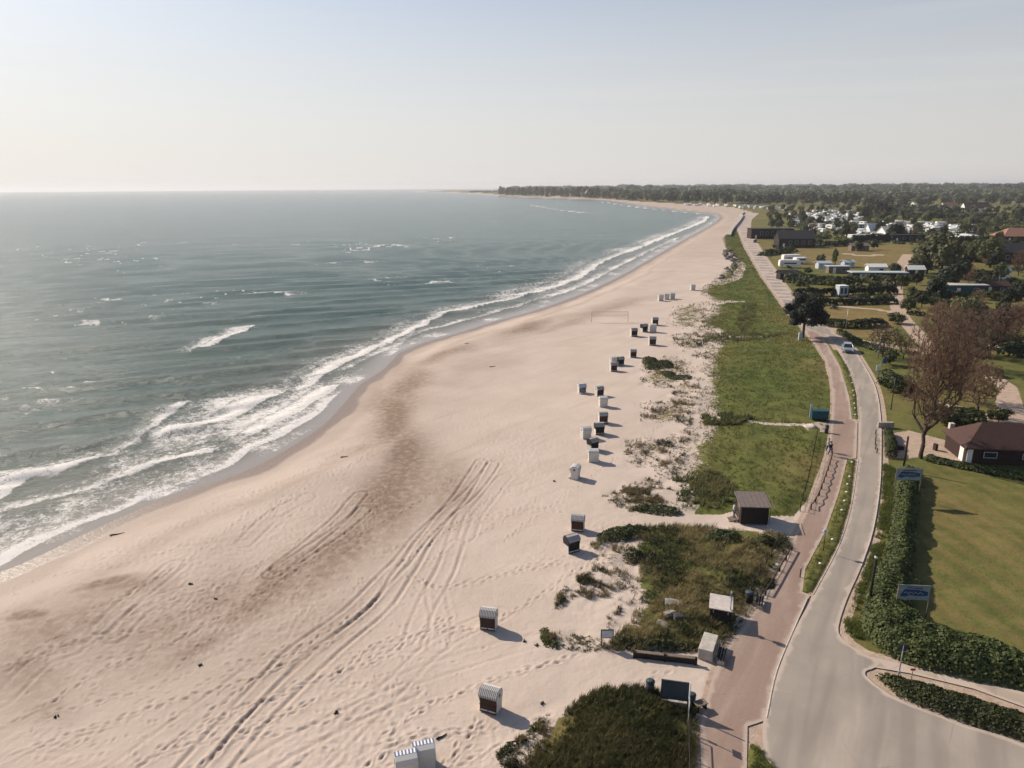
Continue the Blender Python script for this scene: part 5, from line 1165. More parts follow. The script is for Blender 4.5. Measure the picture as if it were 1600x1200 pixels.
thin_pole((1372, 560), (1374, 522), 'thin grey post left of the small leafless tree', r=.07); thin_pole((1392, 640), (1396, 590), 'thin dark post beside the small parking plot', 'dark_metal', .07); thin_pole((1321, 518), (1324, 483), 'thin pale post right of the pine tree', r=.07)
thin_pole((1239, 446), (1240, 418), 'thin post on the far verge left of the garden sheds', 'dark_metal', .08)
e = empty('road_sign', (0, 0, 0)); h_ = post_to((1405, 1060), 1409, 1005); m = MB(); m.cyl((0, 0, 0), (0, 0, h_), .035); m.build('pole', MT['metal'], e)
m = MB(); m.cyl((0, -.015, h_-.22), (0, .015, h_-.22), .26, .26, 20); m.build('round_plate', MT['dark_metal'], e)
for z in (.25, .6): m = MB(); m.box((0, -.03, z), (.14, .03, .2)); m.build('reflector', MT['white'], e)
put_at(e, 1403, 1062, 'round road sign seen from behind on a pole in the low hedge', 'sign', rz=-.3)
e = empty('hydrant_sign', (0, 0, 0)); m = MB(); m.cyl((0, 0, 0), (0, 0, .75), .03); m.build('post', MT['metal'], e); m = MB(); m.box((0, -.02, .72), (.30, .03, .14)); m.build('sign_plate', MT['red'], e)
put_at(e, 1424, 1060, 'small red marker sign on the footway edge', 'sign')
# banners
def banner(px_, w_, h_, z0, rz, lb):
    e = empty('banner_frame', (0, 0, 0))
    for s in (-1, 1): m = MB(); m.cyl((s*w_/2, 0, -.1), (s*w_/2, 0, z0+h_+.1), .04); m.build('post', MT['wood'], e)
    m = MB(); m.box((0, 0, z0+h_+.07), (w_+.12, .06, .06)); m.build('rail', MT['metal'], e)
    m = MB(); m.box((0, -.03, z0+h_/2), (w_-.06, .02, h_)); bn = m.build('banner', MT['banner'], e)
    m = MB(); m.prism([(-w_*.44, z0+h_*.30), (-w_*.36, z0+h_*.62), (-w_*.30, z0+h_*.80), (w_*.1, z0+h_*.76), (w_*.42, z0+h_*.66), (w_*.43, z0+h_*.36), (w_*.15, z0+h_*.30), (-w_*.12, z0+h_*.34), (-w_*.3, z0+h_*.22)], .012, 'Y', -.05); m.build('blue_field', MT['banner_blue'], bn)
    m = MB(); m.box((0, -.05, z0+h_*.9), (w_*.5, .012, h_*.07)); m.build('text_line', MT['banner_blue'], bn)
    m = MB(); n_ = 26                    # illegible handwriting, as a running stroke
    for i in range(n_):
        x1 = -w_*.32+w_*.60*i/n_; x2 = -w_*.32+w_*.60*(i+1)/n_; f = lambda q: z0+h_*.53+h_*.07*math.sin(q/w_*42)+h_*.03*math.sin(q/w_*77)
        m.cyl((x1, -.064, f(x1)), (x2, -.064, f(x2)), .028, .028, 5)
    m.build('lettering', MT['banner'], bn)
    p = at(*px_); e.location = p; e.rotation_euler = (0, 0, rz); tag(e, lb, 'banner', 'blue and white banners in the hedge')
banner((1421, 968), 2.15, 1.05, 1.65, -.10, 'larger blue and white banner on a frame above the lower hedge')
banner((1414, 782), 2.4, 1.15, 2.2, -.06, 'smaller looking blue and white banner at the top end of the hedge')
# teal stand with people
e = empty('teal_stand', (0, 0, 0)); m = MB(); m.box((0, 0, .72), (2.1, .9, 1.1), bev=.03); m.build('body', MT['teal'], e); m = MB(); m.box((0, 0, 1.30), (2.25, 1.05, .06)); m.build('counter', MT['teal'], e)
m = MB(); m.box((-1.05, .2, 1.1), (.22, .10, 1.9), bev=.02); m.build('upright', MT['palegrey'], e)
for s in (-1, 1): m = MB(); m.cyl((s*.7, -.3, .16), (s*.7, .3, .16), .16, .16, 12); m.build('wheel', MT['tyre'], e)
put_at(e, 1279, 656, 'teal blue stand on the paved patch at the meadow corner', 'stand', rz=-.1)
m = MB(); bmesh.ops.create_icosphere(m.bm, subdivisions=3, radius=.75)
for v in m.bm.verts: v.co.z = max(v.co.z*.45, 0)*(1+.2*math.sin(5*v.co.x)); v.co.x *= 1.1
o = m.build('sand_heap', simple('light_sand', (.55, .46, .40), .95, .1), None); p = at(1266, 667); o.location = p; tag(o, 'small pale sand heap in front of the teal stand', 'sand heap')
pp = W([(1258, 668), (1263, 658), (1288, 660), (1306, 662), (1304, 672), (1290, 676), (1262, 672)]); sheet('paved_patch', pp, .006, MT['footway'], 'pale paved patch under the teal stand', 'paving')
# people
def make_person(top, legs, pose=0, ht=1.75):
    e = empty('person', (0, 0, 0)); k = ht/1.75
    J = {'pel': (0, 0, .95), 'che': (0, .01, 1.28), 'nek': (0, 0, 1.48), 'hd0': (0, -.01, 1.58), 'hd1': (0, -.015, 1.68)}
    E = [('pel', 'che'), ('che', 'nek'), ('nek', 'hd0'), ('hd0', 'hd1')]; Rr = {'pel': (.15, .11), 'che': (.17, .11), 'nek': (.055, .055), 'hd0': (.085, .095), 'hd1': (.085, .095)}
    for s, c in ((-1, 'l'), (1, 'r')):
        st = .14*s*pose
        J.update({c+'hip': (.09*s, 0, .88), c+'kn': (.10*s, -.03-st, .48), c+'an': (.11*s, -.02-st*1.6+(.05 if pose else 0), .08), c+'to': (.12*s, -.17-st*1.6, .04),
                  c+'sh': (.19*s, 0, 1.42), c+'el': (.26*s, .04+st, 1.14), c+'wr': (.25*s, -.10+st*1.4, .92), c+'ha': (.245*s, -.15+st*1.4, .84)})
        E += [('pel', c+'hip'), (c+'hip', c+'kn'), (c+'kn', c+'an'), (c+'an', c+'to'), ('che', c+'sh'), (c+'sh', c+'el'), (c+'el', c+'wr'), (c+'wr', c+'ha')]
        Rr.update({c+'hip': (.09, .09), c+'kn': (.06, .06), c+'an': (.042, .042), c+'to': (.04, .03), c+'sh': (.062, .062), c+'el': (.042, .042), c+'wr': (.03, .03), c+'ha': (.035, .022)})
    def skin(name, keys, grow_, mat, parent):
        ks = [q for q in J if q in keys]; ix = {q: i for i, q in enumerate(ks)}
        me = bpy.data.meshes.new(name); me.from_pydata([Vector(J[q])*k for q in ks], [(ix[a], ix[b]) for a, b in E if a in ix and b in ix], [])
        o = link_mesh(name, me, mat, parent); o.modifiers.new('skin', 'SKIN')
        for q in ks:
            v = me.skin_vertices[0].data[ix[q]]; v.radius = tuple((r_+grow_)*k for r_ in Rr[q]); v.use_root = (q == ks[0])
        sb = o.modifiers.new('sub', 'SUBSURF'); sb.levels = sb.render_levels = 1; return o
    skin('body', set(J), 0, MT['skin'], e)
    skin('jacket', {'pel', 'che', 'lsh', 'rsh', 'lel', 'rel', 'lwr', 'rwr'}, .014, MT[top], e)
    skin('trousers', {'pel', 'lhip', 'rhip', 'lkn', 'rkn', 'lan', 'ran'}, .016, MT[legs], e)
    m = MB(); bmesh.ops.create_uvsphere(m.bm, u_segments=12, v_segments=8, radius=.105)
    for v in m.bm.verts: v.co = Vector((v.co.x, v.co.y+.018, v.co.z*1.02+1.685))*k
    bmesh.ops.delete(m.bm, geom=[v for v in m.bm.verts if v.co.z < 1.60*k or (v.co.y < -.045*k and v.co.z < 1.72*k)], context='VERTS'); m.build('hair', MT['hair'], e)
    return e
put_at(make_person('cloth_dark', 'cloth_blue', 1), 1297, 712, 'person in dark clothes walking on the left edge of the promenade', 'person', rz=.3)
put_at(make_person('cloth_pale', 'cloth_dark', 1, 1.7), 1293.5, 706, 'person in a pale top walking beside the one in dark clothes', 'person', rz=.2)
put_at(make_person('cloth_pale', 'cloth_blue', 0, 1.7), 1146, 811, 'person in a white top standing at the left side of the dark hut', 'person', rz=1.2)

# ------------------------------------------------------------------ fences
def rail_fence(name, pts, h_, label, rails=(1.0,), mat='wood_dark', step=1.5, r=.045, rr_=.03, group=None, wavy=False):
    e = empty(name, (0, 0, 0)); pl = np.array(smooth(pts, 4)); seg = np.hypot(*(pl[1:]-pl[:-1]).T); cum = np.concatenate([[0], np.cumsum(seg)]); n_ = max(2, int(cum[-1]/step)+1)
    Q = []
    for s in np.linspace(0, cum[-1], n_): x, y = np.interp(s, cum, pl[:, 0]), np.interp(s, cum, pl[:, 1]); Q.append(Vector((x, y, gz(x, y))))
    o_ = Q[0].copy(); e.location = o_
    for i, q in enumerate(Q):
        m = MB(); m.cyl(q-o_+Vector((0, 0, -.1)), q-o_+Vector((0, 0, h_)), r, r*.9, 6); m.build('post', MT[mat], e)
    for z in rails:
        for i in range(n_-1):
            m = MB(); a = Q[i]-o_+Vector((0, 0, h_*z-.02)); b = Q[i+1]-o_+Vector((0, 0, h_*z-.02))
            if wavy:
                c = (a+b)/2-Vector((0, 0, .16)); m.cyl(a, c, rr_, rr_, 5); m.cyl(c, b, rr_, rr_, 5)
            else: m.cyl(a, b, rr_, rr_, 5)
            m.build('rail' if not wavy else 'rope', MT[mat], e)
    tag(e, label, 'fence', group); return e
rail_fence('rope_fence', W([(1299, 718), (1294, 735), (1288, 752), (1281, 772), (1274, 786), (1267, 796)]), .62, 'knee high rope fence with dark posts along the left edge of the promenade', mat='wood_dark', step=1.7, r=.07, rr_=.05, wavy=True)
rail_fence('low_rail', W([(1237, 860), (1228, 876), (1216, 896), (1204, 918), (1196, 930)]), .5, 'low dark timber rail between the dry dune and the promenade', step=1.8, r=.07, rr_=.06)
rail_fence('dune_fence', W([(1216, 846), (1207, 868), (1195, 888), (1180, 908), (1173, 928)]), .9, 'thin post and rail fence inside the dry dune', rails=(.95, .5), step=1.6, r=.045, rr_=.022)
rail_fence('meadow_fence', W([(1276, 684), (1270, 715), (1263, 750), (1256, 775), (1250, 798)]), 1.0, 'dark wire fence along the right side of the meadow', rails=(.95, .6, .3), step=2.4, r=.05, rr_=.012)
rail_fence('handrail', W([(1075, 1150), (1075, 1176), (1076, 1206), (1077, 1260)]), 1.0, 'dark handrail fence at the bottom edge beside the promenade', rails=(1.0,), step=1.3, r=.035, rr_=.035)
rail_fence('pasture_fence', W([(1320, 419), (1360, 420), (1392, 420)]), 2.6, 'row of thin tall posts at the edge of the ochre field', rails=(.98,), step=5.5, r=.11, rr_=.03, mat='wood')
# volleyball net
a = at(924, 504); b = at(981, 503.5); e = empty('volleyball_net', a); d = b-a; L = d.length; u = d.normalized(); hN = 2.4
for q in (Vector((0, 0, 0)), d): m = MB(); m.cyl(q+Vector((0, 0, -.2)), q+Vector((0, 0, hN+.15)), .05, .05, 8); m.build('post', MT['net'], e)
m = MB()
for z in (hN, hN-1.0): m.cyl(u*.1+Vector((0, 0, z)), u*(L-.1)+Vector((0, 0, z)), .035, .035, 5)
for i in range(40): q = u*(.2+(L-.4)*i/39); m.cyl(q+Vector((0, 0, hN-1)), q+Vector((0, 0, hN)), .010, .010, 4)
for i in range(1, 6): m.cyl(u*.1+Vector((0, 0, hN-i/6)), u*(L-.1)+Vector((0, 0, hN-i/6)), .010, .010, 4)
m.build('net', MT['net'], e)
tag(e, 'pale volleyball net between two posts on the far sand', 'net')
# white marker stones on the verges
for x_, y_ in ((1331, 725), (1327, 747), (1324, 760), (1322, 772), (1319, 785), (1315, 800), (1300, 846), (1281, 884), (1321, 568), (1324, 574), (1327, 580), (1328, 589), (1331, 600), (1333, 612), (1334, 620), (1335, 632), (1336, 640), (1336.5, 650)):
    m = MB(); bmesh.ops.create_icosphere(m.bm, subdivisions=2, radius=.12)
    for v in m.bm.verts: v.co = v.co*(1+.12*math.sin(9*v.co.x+7*v.co.y)); v.co.z *= .75
    o = m.build('marker_stone', MT['white'], None); p = at(x_, y_); o.location = (p.x, p.y, p.z+.10); o.rotation_euler = (0, 0, random.uniform(0, 6)); tag(o, 'white painted marker stone in the grass verge beside the road', 'stone', 'white marker stones')
# driftwood and weed on the sand
for x_, y_, L_, lb in ((182, 828, 1.6, 'dark driftwood log beside the water edge'), (298, 915, .5, 'small dark weed clump left of another on the damp sand'), (338, 936, .6, 'small dark weed clump on the damp sand'), (313, 1040, .5, 'lone dark weed clump in the trampled sand'), (525, 1115, .5, 'small dark clump on the smooth near sand'), (819, 1002, .5, 'left one of two dark clumps near the dune tip'),
   (838, 1009, .5, 'right one of two dark clumps near the dune tip'), (847, 1099, .45, 'small dark clump on the sand right of the nearest brown chair'), (690, 1151, .9, 'thin twig lying on the sand at the bottom'), (770, 573, 1.6, 'small driftwood piece on the middle sand'), (730, 538, 1.2, 'dark driftwood tip beside the tide pool'), (538, 715, 1.1, 'small driftwood piece above the tyre tracks'), (866, 753, .5, 'tiny dark clump left of the side-on white chair'), (88, 1121, .4, 'tiny dark clump at the lower left')):
    m = MB()
    for i in range(7 if L_ < .7 else 4):
        aa = random.uniform(0, 6.28); r1 = L_*.35
        if L_ < .7: m.cyl((math.cos(aa)*r1*random.random(), math.sin(aa)*r1*random.random(), 0), (math.cos(aa)*r1, math.sin(aa)*r1, .08+.1*random.random()), .07, .03, 6)
        else: m.cyl((-L_/2+L_*i/4, .05*math.sin(i*2), .06), (-L_/2+L_*(i+1)/4, .05*math.sin((i+1)*2), .07), .09-.015*i, .075-.015*i, 7)
    o = m.build('driftwood' if L_ > .7 else 'weed_clump', MT['wood_dark'], None); o.location = at(x_, y_); o.scale = (.75, .75, .75); o.rotation_euler = (0, 0, random.uniform(.1, .7)); tag(o, lb, 'driftwood' if L_ > .7 else 'seaweed')

# ------------------------------------------------------------------ cars
def make_car(paint):
    e = empty('parked_car', (0, 0, 0)); W2 = .88
    body = [(-2.1, .32), (2.1, .32), (2.14, .55), (2.08, .82), (1.5, .95), (-1.0, 1.0), (-1.95, .95), (-2.12, .75)]
    m = MB(); m.prism([(a, b) for a, b in body], 2*W2, 'X'); bmesh.ops.bevel(m.bm, geom=list(m.bm.edges), offset=.06, segments=2, affect='EDGES'); m.build('body', MT[paint], e)
    m = MB()
    lo = [(-1.85, .96), (1.15, .96)]; hi = [(-1.45, 1.46), (.35, 1.46)]
    V = []
    for s in (-1, 1): V.append([m.bm.verts.new((s*.80, y, z)) for y, z in lo]+[m.bm.verts.new((s*.62, y, z)) for y, z in hi[::-1]])
    for ring in V: m.bm.faces.new(ring)
    for i in range(4): m.bm.faces.new((V[0][i], V[0][(i+1) % 4], V[1][(i+1) % 4], V[1][i]))
    m.build('windows', MT['glass'], e)
    m = MB(); m.box((0, -.55, 1.475), (1.24, 1.85, .05), bev=.02)
    for s in (-1, 1): m.cyl((s*.79, 1.13, .97), (s*.62, .36, 1.46), .03, .03, 5); m.cyl((s*.79, -1.83, .97), (s*.62, -1.45, 1.46), .03, .03, 5); m.cyl((s*.81, -.3, .97), (s*.63, -.35, 1.46), .03, .03, 5)
    m.build('roof', MT[paint], e)
    for sx in (-1, 1):
        for y in (-1.28, 1.32):
            m = MB(); m.cyl((sx*.72, y, .32), (sx*.91, y, .32), .32, .32, 16); w_ = m.build('wheel', MT['tyre'], e); m = MB(); m.cyl((sx*.90, y, .32), (sx*.93, y, .32), .20, .18, 12); m.build('rim', MT['metal'], w_)
        m = MB(); m.box((sx*.62, 2.1, .70), (.36, .08, .16), bev=.02); m.build('headlight', MT['lamp'], e)
        m = MB(); m.box((sx*.66, -2.1, .80), (.26, .06, .18), bev=.02); m.build('tail_light', MT['red'], e)
        m = MB(); m.box((sx*.98, .85, 1.02), (.20, .10, .13), bev=.02); m.build('mirror', MT[paint], e)
    m = MB(); m.box((0, 2.13, .50), (1.3, .05, .2)); m.build('grille', MT['dark_metal'], e); return e
car = make_car('silver'); put_at(car, 1324, 549, 'silver car driving towards the camera just past the tree shadow', 'car', rz=math.radians(160), z=.06)
car2 = make_car('carblack'); put_at(car2, 1180, 379, 'dark car far away on the coast road beside the dark houses', 'car', rz=math.radians(180-20), z=.06)

# ------------------------------------------------------------------ houses
def frame_rect(m, c, d, rz=0): m.box(c, d, rz=rz)
def make_house(kind, w_, d_, wh, rh, wall, roof, wins=3, over=.4, chimney=False, hip=False, flat=False, door=True):
    """w_ along x, d_ along y, wall height wh, roof rise rh, ridge along x"""
    e = empty(kind, (0, 0, 0)); m = MB(); m.box((0, 0, wh/2-.2), (w_, d_, wh+.4))
    if not flat and not hip:
        for s in (-1, 1): m.prism([(-d_/2, wh), (d_/2, wh), (0, wh+rh)], .2, 'X', s*(w_/2-.1))
    m.build('wall', MT[wall], e)
    m = MB(); W2, D2 = w_/2+over, d_/2+over; zz_ = wh-.04
    if flat: m.box((0, 0, wh+.08), (w_+2*over, d_+2*over, .18)); m.box((0, 0, wh+.2), (w_+2*over-.3, d_+2*over-.3, .06))
    elif hip:
        rl = max(.01, w_/2-d_/2*.9); vs = [m.bm.verts.new(v) for v in ((-W2, -D2, zz_), (W2, -D2, zz_), (W2, D2, zz_), (-W2, D2, zz_), (-rl, 0, wh+rh), (rl, 0, wh+rh), (-W2, -D2, zz_-.14), (W2, -D2, zz_-.14), (W2, D2, zz_-.14), (-W2, D2, zz_-.14))]
        for f in ((0, 1, 5, 4), (1, 2, 5), (2, 3, 4, 5), (3, 0, 4), (0, 6, 7, 1), (1, 7, 8, 2), (2, 8, 9, 3), (3, 9, 6, 0), (9, 8, 7, 6)): m.bm.faces.new([vs[i] for i in f])
    else:
        sl_ = rh/(d_/2)
        for s in (-1, 1):
            y0 = s*D2; z0 = wh-over*sl_
            m.prism([(y0, z0), (0, wh+rh), (0, wh+rh+.14), (y0, z0+.14)][::s], w_+2*over, 'X')
    r_ = m.build('roof', MT[roof], e)
    if chimney: m = MB(); m.box((w_*.18, .1, wh+rh+.15), (.55, .55, 1.2)); m.box((w_*.18, .1, wh+rh+.78), (.68, .68, .08)); m.build('chimney', MT['brick'], r_)
    for i in range(wins):
        x_ = (-.5+(i+.5)/wins)*w_*.9
        for s in (-1, 1):
            if door and i == 0 and s < 0: continue
            m = MB(); m.box((x_, s*(d_/2+.015), wh*.56), (min(1.4, w_/wins*.5), .05, wh*.36)); f = m.build('window', MT['palegrey'], e)
            m = MB(); m.box((x_, s*(d_/2+.045), wh*.56), (min(1.4, w_/wins*.5)-.16, .03, wh*.36-.16)); m.build('pane', MT['glass'], f)
    if door:
        m = MB(); m.box((-.5*w_*.9+.5/wins*w_*.9, -(d_/2+.02), 1.0), (.95, .05, 2.05)); dd = m.build('door', MT['white'], e); m = MB(); m.box((-.45*w_+.5/wins*w_*.9+.35, -(d_/2+.06), 1.05), (.05, .05, .14)); m.build('handle', MT['metal'], dd)
    return e
# brick house at the right edge
a = P(1508, 724); wd_ = 8.8; dp_ = 5.2
hs = make_house('brick_house', wd_, dp_, 2.0, 2.1, 'brick', 'tile', wins=2, hip=True, over=.42, door=False)
m = MB(); m.box((-wd_/2+.30, -dp_/2-.04, 1.1), (.55, .06, 2.2)); m.build('corner_panel', MT['white'], hs)
m = MB(); m.box((-wd_/2-.03, -dp_/2+1.1, 1.05), (.05, .9, 2.1)); m.build('door', MT['white'], hs)
m = MB(); m.box((-wd_/2+.5, dp_/2+.2, 2.6), (.5, .5, .7)); m.build('vent', MT['pale_roof'], hs)
ry = math.radians(-8); cx = a[0]+wd_/2*math.cos(ry)-dp_/2*math.sin(ry); cy = a[1]+wd_/2*math.sin(ry)+dp_/2*math.cos(ry)
hs.location = (cx, cy, gz(cx, cy)); hs.rotation_euler = (0, 0, ry); tag(hs, 'dark brick house with a red hipped tile roof at the right edge', 'house')
# yard: low wall, gate pillars, rustic details
def solid(name, px_, dims, mat, rz, lb, cat, z=0):
    e = MB(); e.box((0, 0, dims[2]/2), dims, bev=.02); o = e.build(name, MT[mat], None); p = at(*px_); o.location = (p.x, p.y, p.z+z-.02); o.rotation_euler = (0, 0, rz); tag(o, lb, cat); return o
solid('boundary_wall', (1383, 668), (2.0, .45, .8), 'stone', 0, 'short stone garden wall at the road edge above the parked shade', 'wall')
foliage_bank('clipped_hedge', W([(1380, 676), (1393, 678), (1402, 700), (1400, 716), (1384, 716), (1383, 700)]), 1.0, .12, 260, 'bush', 'dark clipped hedge between the road and the gravel yard', lump=1.0, soft=.5, seed=91)
solid('garden_bench', (1402, 702), (1.4, .5, .45), 'wood_dark', .1, 'low dark wooden seat on the gravel yard beside the brown pole', 'bench')
solid('bollard_block', (1461, 703), (.3, .5, .8), 'brick', .1, 'small brown block standing on the gravel yard', 'block')
for i, (x_, y_) in enumerate(((1368, 679), (1368, 688), (1367.5, 695), (1368, 702), (1370, 708))):
    m = MB(); m.cyl((0, 0, 0), (0, 0, .7), .07, .06, 8); o = m.build('kerb_post', MT['tile'], None); o.location = at(x_, y_); tag(o, 'short reddish post on the road edge beside the gravel yard', 'post', 'reddish posts beside the yard')
for x_, y_, mt, lb in ((1381, 573, 'blue', 'small blue sign board on the verge under the small leafless tree'), (1371, 584, 'white', 'small white box on the verge below the blue sign')):
    e = empty('verge_sign', (0, 0, 0)); m = MB(); m.box((0, 0, 1.1), (.9, .05, .9)); m.build('panel', MT[mt], e)
    for s in (-1, 1): m = MB(); m.cyl((s*.38, .04, 0), (s*.38, .04, 1.5), .03); m.build('post', MT['metal'], e)
    put_at(e, x_, y_, lb, 'sign', rz=.4)
solid('utility_box', (1250, 531), (.7, .4, 1.5), 'palegrey', 0, 'pale utility box at the foot of the pine tree', 'utility box')
rail_fence('cycle_rack', W([(1254, 534), (1266, 533)]), .8, 'dark low rail under the pine tree at the meadow corner', step=.8, r=.03, rr_=.03)

HOUSES = [ # px centre front base, kind, w, d, wall h, roof h, wall, roof, rz deg, label, opts
 ((1207, 373), 'flat_building', 24, 9, 5.5, 0, 'brick', 'tile_dark', -3, 'long dark flat roofed building beside the coast road', dict(flat=True, wins=7)),
 ((1246, 387), 'timber_house', 17, 10, 4.5, 3.5, 'wood_dark', 'tile_dark', -6, 'big black timber house with a pitched roof right of the flat building', dict(wins=5)),
 ((1228, 384), 'timber_house', 6, 8, 4.5, 3, 'wood_dark', 'tile_dark', 84, 'black gabled wing on the left of the big timber house', dict(wins=1)),
 ((1232, 437), 'garden_shed', 6, 3, 2.2, .8, 'wood_dark', 'tile_dark', 5, 'low dark shed by the road verge', dict(wins=2)),
 ((1375, 438), 'long_shed', 17, 4, 2.4, 0, 'wood_dark', 'palegrey', -6, 'long dark shed with a pale flat roof beside the gardens', dict(flat=True, wins=4)),
 ((1311, 427), 'garden_cabin', 7, 3, 2.3, 0, 'wood', 'palegrey', -4, 'low garden cabin with a whitish roof left of the long shed', dict(flat=True, wins=2)),
 ((1288, 420), 'garden_cabin', 4.5, 3, 2.1, .6, 'palegrey', 'palegrey', 0, 'small pale green garden cabin beside the white campers', dict(wins=1)),
 ((1326, 418), 'garden_cabin', 4, 3, 2, .6, 'palegrey', 'palegrey', 8, 'small grey blue garden cabin under the narrow tree', dict(wins=1)),
 ((1371, 427), 'garden_cabin', 6, 3.2, 2.3, .8, 'white', 'white', -5, 'low white garden cabin above the long shed', dict(wins=2)),
 ((1511, 461), 'teal_shed', 10.5, 4, 2.7, 0, 'teal', 'pale_roof', -3, 'teal shed with a pale flat roof right of the reddish grove', dict(flat=True, wins=2)),
 ((1555, 459), 'garden_shed', 8, 4, 2.3, 1, 'wood_dark', 'tile', 2, 'brown roofed shed right of the teal shed', dict(wins=2)),
 ((1590, 412), 'long_house', 22, 9, 4.5, 3, 'wood_dark', 'tile_dark', -3, 'long dark house with a grey roof at the right edge', dict(wins=5)),
 ((1599, 378), 'orange_roof_house', 20, 12, 3, 4, 'brick', 'tile_orange', -4, 'large house with an orange tiled roof at the right edge', dict(wins=4, hip=True)),
 ((1528, 331), 'red_roof_house', 26, 12, 4, 6, 'white', 'tile', -5, 'farmhouse with a red roof and white walls far inland', dict(wins=5, chimney=True)),
 ((1485, 327), 'red_roof_house', 18, 10, 4, 4, 'white', 'tile_orange', 8, 'pale house with a reddish roof left of the far farmhouse', dict(wins=4)),
 ((1436, 323), 'white_house', 14, 9, 4, 2, 'white', 'pale_roof', 0, 'small white house between far trees', dict(wins=3)),
 ((1400, 372), 'restaurant_house', 14, 9, 3.2, 3.2, 'white', 'pale_roof', 5, 'white house with a pale roof in the middle of the caravan park', dict(wins=3)),
 ((1418, 378), 'long_shed', 16, 6, 3.6, 0, 'wood_dark', 'tile_dark', -4, 'dark flat roofed hall behind the ochre field', dict(flat=True, wins=4)),
 ((1368, 366), 'white_house', 9, 6, 2.6, 3.8, 'white', 'white', 10, 'white building with a pointed roof among the caravans', dict(wins=2)),
 ((1432, 431), 'garden_shed', 5, 3, 2.3, 1, 'brick', 'white', -5, 'reddish shed with a white roof under the willow like trees', dict(wins=1)),
 ((1570, 436), 'garden_cabin', 3, 3, 2.6, 1.2, 'white', 'palegrey', 4, 'small white cabin with a grey roof in the right gardens', dict(wins=1)),
 ((1568, 400), 'garden_shed', 5, 5, 2.8, 1.6, 'tile_orange', 'tile_orange', 4, 'small orange shed beside the long dark house', dict(wins=1)),
 ((1455, 419), 'garden_cabin', 5, 3, 2.2, .8, 'white', 'palegrey', 4, 'little whitish cabin behind the big dark tree', dict(wins=1)),
 ((1344, 392), 'garden_shed', 8, 4, 2.4, 1, 'wood', 'wood_roof', -3, 'brown shed at the back of the ochre field', dict(wins=2))]
for px_, kd, w_, d_, wh, rh, wl_, rf, rz, lb, op in HOUSES:
    h = make_house(kd, w_, d_, wh, rh, wl_, rf, **op); b = P(*px_); h.location = (b[0], b[1]+d_/2, gz(b[0], b[1])); h.rotation_euler = (0, 0, math.radians(rz)); tag(h, lb, 'house' if 'house' in kd or 'building' in kd else 'shed')

# ------------------------------------------------------------------ caravans
def make_caravan(L=5.5, h_=2.5, nm='caravan'):
    e = empty(nm, (0, 0, 0)); prof = [(-L/2, .55), (L/2, .55), (L/2+.12, 1.3), (L/2-.15, h_-.1), (L/2-.5, h_), (-L/2+.4, h_), (-L/2, h_-.2), (-L/2-.1, 1.3)]
    m = MB(); m.prism(prof, 2.2, 'Y'); m.build('body', MT['white'], e)
    m = MB(); m.box((0, -1.11, 1.7), (L*.6, .03, .5)); m.box((0, 1.11, 1.7), (L*.6, .03, .5)); m.build('window', MT['glass'], e)
    m = MB(); m.box((-L*.38, -1.12, 1.35), (.6, .03, 1.5)); m.build('door', MT['palegrey'], e)
    for s in (-1, 1): m = MB(); m.cyl((0, s*.98, .34), (0, s*1.13, .34), .34, .34, 12); m.build('wheel', MT['tyre'], e)
    return e
cv = tree_of(make_caravan()); cvb = tree_of(make_caravan(7.5, 2.9)); first = True
for i, (px_, t, rz, lb) in enumerate((((1236, 409), cvb, .12, 'large white camper at the back of the pair beside the coast road'), ((1233, 418), cvb, -.1, 'large white camper in front of the pair beside the coast road'), ((1250, 412), cv, .3, 'small white caravan right of the two large campers'))):
    o = t[0] if i in (0, 2) else copy_tree(t); put_at(o, *px_, lb, 'caravan', 'campers beside the coast road', rz=rz)
e = empty('box_trailer', (0, 0, 0)); m = MB(); m.box((0, 0, 1.75), (2.5, 2.4, 2.7), bev=.04); m.build('body', MT['palegrey'], e)
m = MB(); m.box((0, 0, 3.13), (2.6, 2.5, .08)); m.build('roof', MT['white'], e)
for s in (-1, 1): m = MB(); m.box((s*.55, -1.215, 1.75), (.75, .03, 1.6)); m.build('panel', MT['slate'], e); m = MB(); m.cyl((s*1.0, -1.1, .35), (s*1.25, -1.1, .35), .35, .35, 12); m.build('wheel', MT['tyre'], e)
put_at(e, 1314, 463, 'white box trailer with grey panels parked on the grass behind the pine', 'trailer', rz=.05)
def inpx(q, n_): return scatter(W(q), n_, rg)
cnt = 0
for q, n_, lb, gp in (([(1235, 338), (1290, 330), (1345, 333), (1350, 352), (1345, 376), (1270, 372), (1240, 358)], 140, 'white caravan in the dense part of the park beside the bay', 'caravans in the dense park'),
   ([(1378, 349), (1430, 350), (1474, 353), (1472, 363), (1420, 364), (1380, 356)], 52, 'white caravan in the long row below the green strip field', 'caravans below the green strip'),
   ([(1480, 355), (1530, 356), (1535, 378), (1482, 377)], 40, 'white caravan in the block left of the orange roofed house', 'caravans left of the orange roof'),
   ([(1070, 319.5), (1105, 320), (1230, 326), (1225, 330), (1150, 325), (1075, 322)], 50, 'white caravan in the far rows behind the curve of the bay', 'caravans behind the bay'),
   ([(1335, 362), (1372, 366), (1370, 376), (1335, 374)], 16, 'white caravan beside the building with a pointed roof', 'caravans beside the pointed roof')):
    for x_, y_ in inpx(q, n_):
        o = copy_tree(cv); o.location = (x_, y_, -(x_*x_+y_*y_)/(2*RE)-.05 if math.hypot(x_, y_) > 400 else gz(x_, y_)); s = random.uniform(.9, 1.3); o.scale = (s, s, s)
        o.rotation_euler = (0, 0, random.choice((0, 0, 1.57))+random.gauss(0, .2)); tag(o, lb, 'caravan', gp)

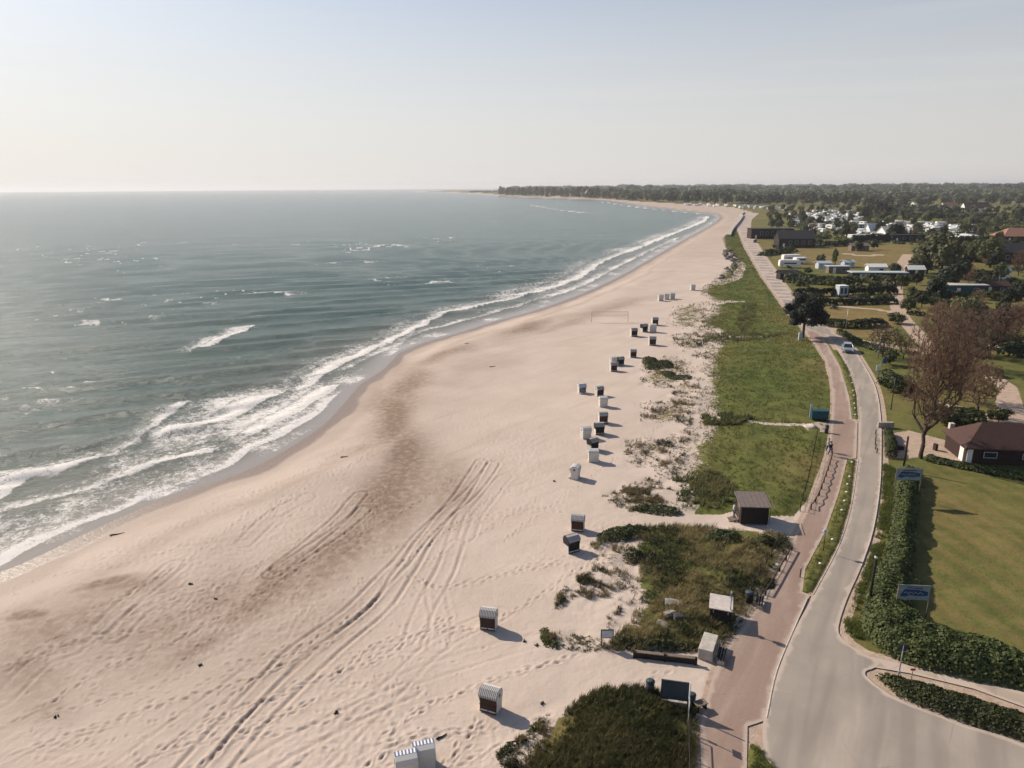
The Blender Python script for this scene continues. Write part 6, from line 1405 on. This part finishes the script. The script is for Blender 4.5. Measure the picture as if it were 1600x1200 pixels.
# ------------------------------------------------------------------ groynes, rocks, sea wall far along the beach
def rock_pile(pts, n_, s, lb, mat='rock', nm='rock'):
    P_ = smooth(W(pts), 6)
    for i in range(n_):
        q = P_[int(i*len(P_)/n_)]; m = MB(); bmesh.ops.create_icosphere(m.bm, subdivisions=1, radius=1)
        for v in m.bm.verts: v.co = v.co*random.uniform(.75, 1.15)
        bmesh.ops.scale(m.bm, vec=(s*random.uniform(.8, 1.3), s*random.uniform(.7, 1.2), s*.6), verts=m.bm.verts); o = m.build(nm, MT[mat], None); x_, y_ = q[0]+random.gauss(0, s*.8), q[1]+random.gauss(0, s*1.5)
        o.location = (x_, y_, gz(x_, y_)+s*.15); o.rotation_euler = (0, 0, random.uniform(0, 6)); tag(o, lb, 'rock', lb.split(' on ')[0]+'s')
rock_pile([(1134, 392), (1138, 402), (1142, 408)], 16, 1.5, 'dark boulder on the sand at the foot of the far dune'); rock_pile([(1147, 398), (1152, 410), (1140, 422), (1128, 436)], 22, .9, 'dark edge stone on the beach side of the far dune')
def low_wall(pts, w_, h_, mat, nm, lb):
    wp = W(pts); pl = np.array(smooth(wp, 3)); m = MB()
    for i in range(len(pl)-1):
        a, b = pl[i], pl[i+1]; L = math.hypot(*(b-a)); c = (a+b)/2; m.box((c[0]-pl[0][0], c[1]-pl[0][1], h_/2-.2-(c[0]**2+c[1]**2)/(2*RE)), (L*1.01, w_, h_), rz=math.atan2(b[1]-a[1], b[0]-a[0]))
    o = m.build(nm, MT[mat], None); o.location = (pl[0][0], pl[0][1], 0); tag(o, lb, 'sea wall'); return o
low_wall([(1139, 370), (1142, 362), (1148, 354), (1155, 346), (1160, 338)], 2.2, 1.6, 'concrete', 'sea_wall', 'pale concrete sea wall where the road meets the bay')
low_wall([(1162, 333), (1158, 336), (1160, 340)], 2.2, 1.6, 'concrete', 'sea_wall', 'short pale sea wall at the curve of the bay')

# ------------------------------------------------------------------ air
m = MB(); m.box((0, 0, 0), (56000, 56000, 260)); mt, nt = new_mat('haze_air'); n = N(nt); pv = n.add('ShaderNodeVolumePrincipled')
pv.inputs['Color'].default_value = (.93, .94, .97, 1); pv.inputs['Density'].default_value = .000095; pv.inputs['Anisotropy'].default_value = .25
oo = n.add('ShaderNodeOutputMaterial'); n.link(pv.outputs[0], oo.inputs['Volume'])
o = m.build('haze', mt, None); o.location = (0, 0, 75-130+0); tag(o, 'thin sea haze in the air over the whole bay', 'haze', kind='stuff')


# prototypes that found no place
bpy.context.view_layer.update()
for k, lst in TREES.items():
    for i, t in enumerate(lst):
        if (k, i) not in USED:
            for c in t[1]: bpy.data.objects.remove(c[0])
            bpy.data.objects.remove(t[0])
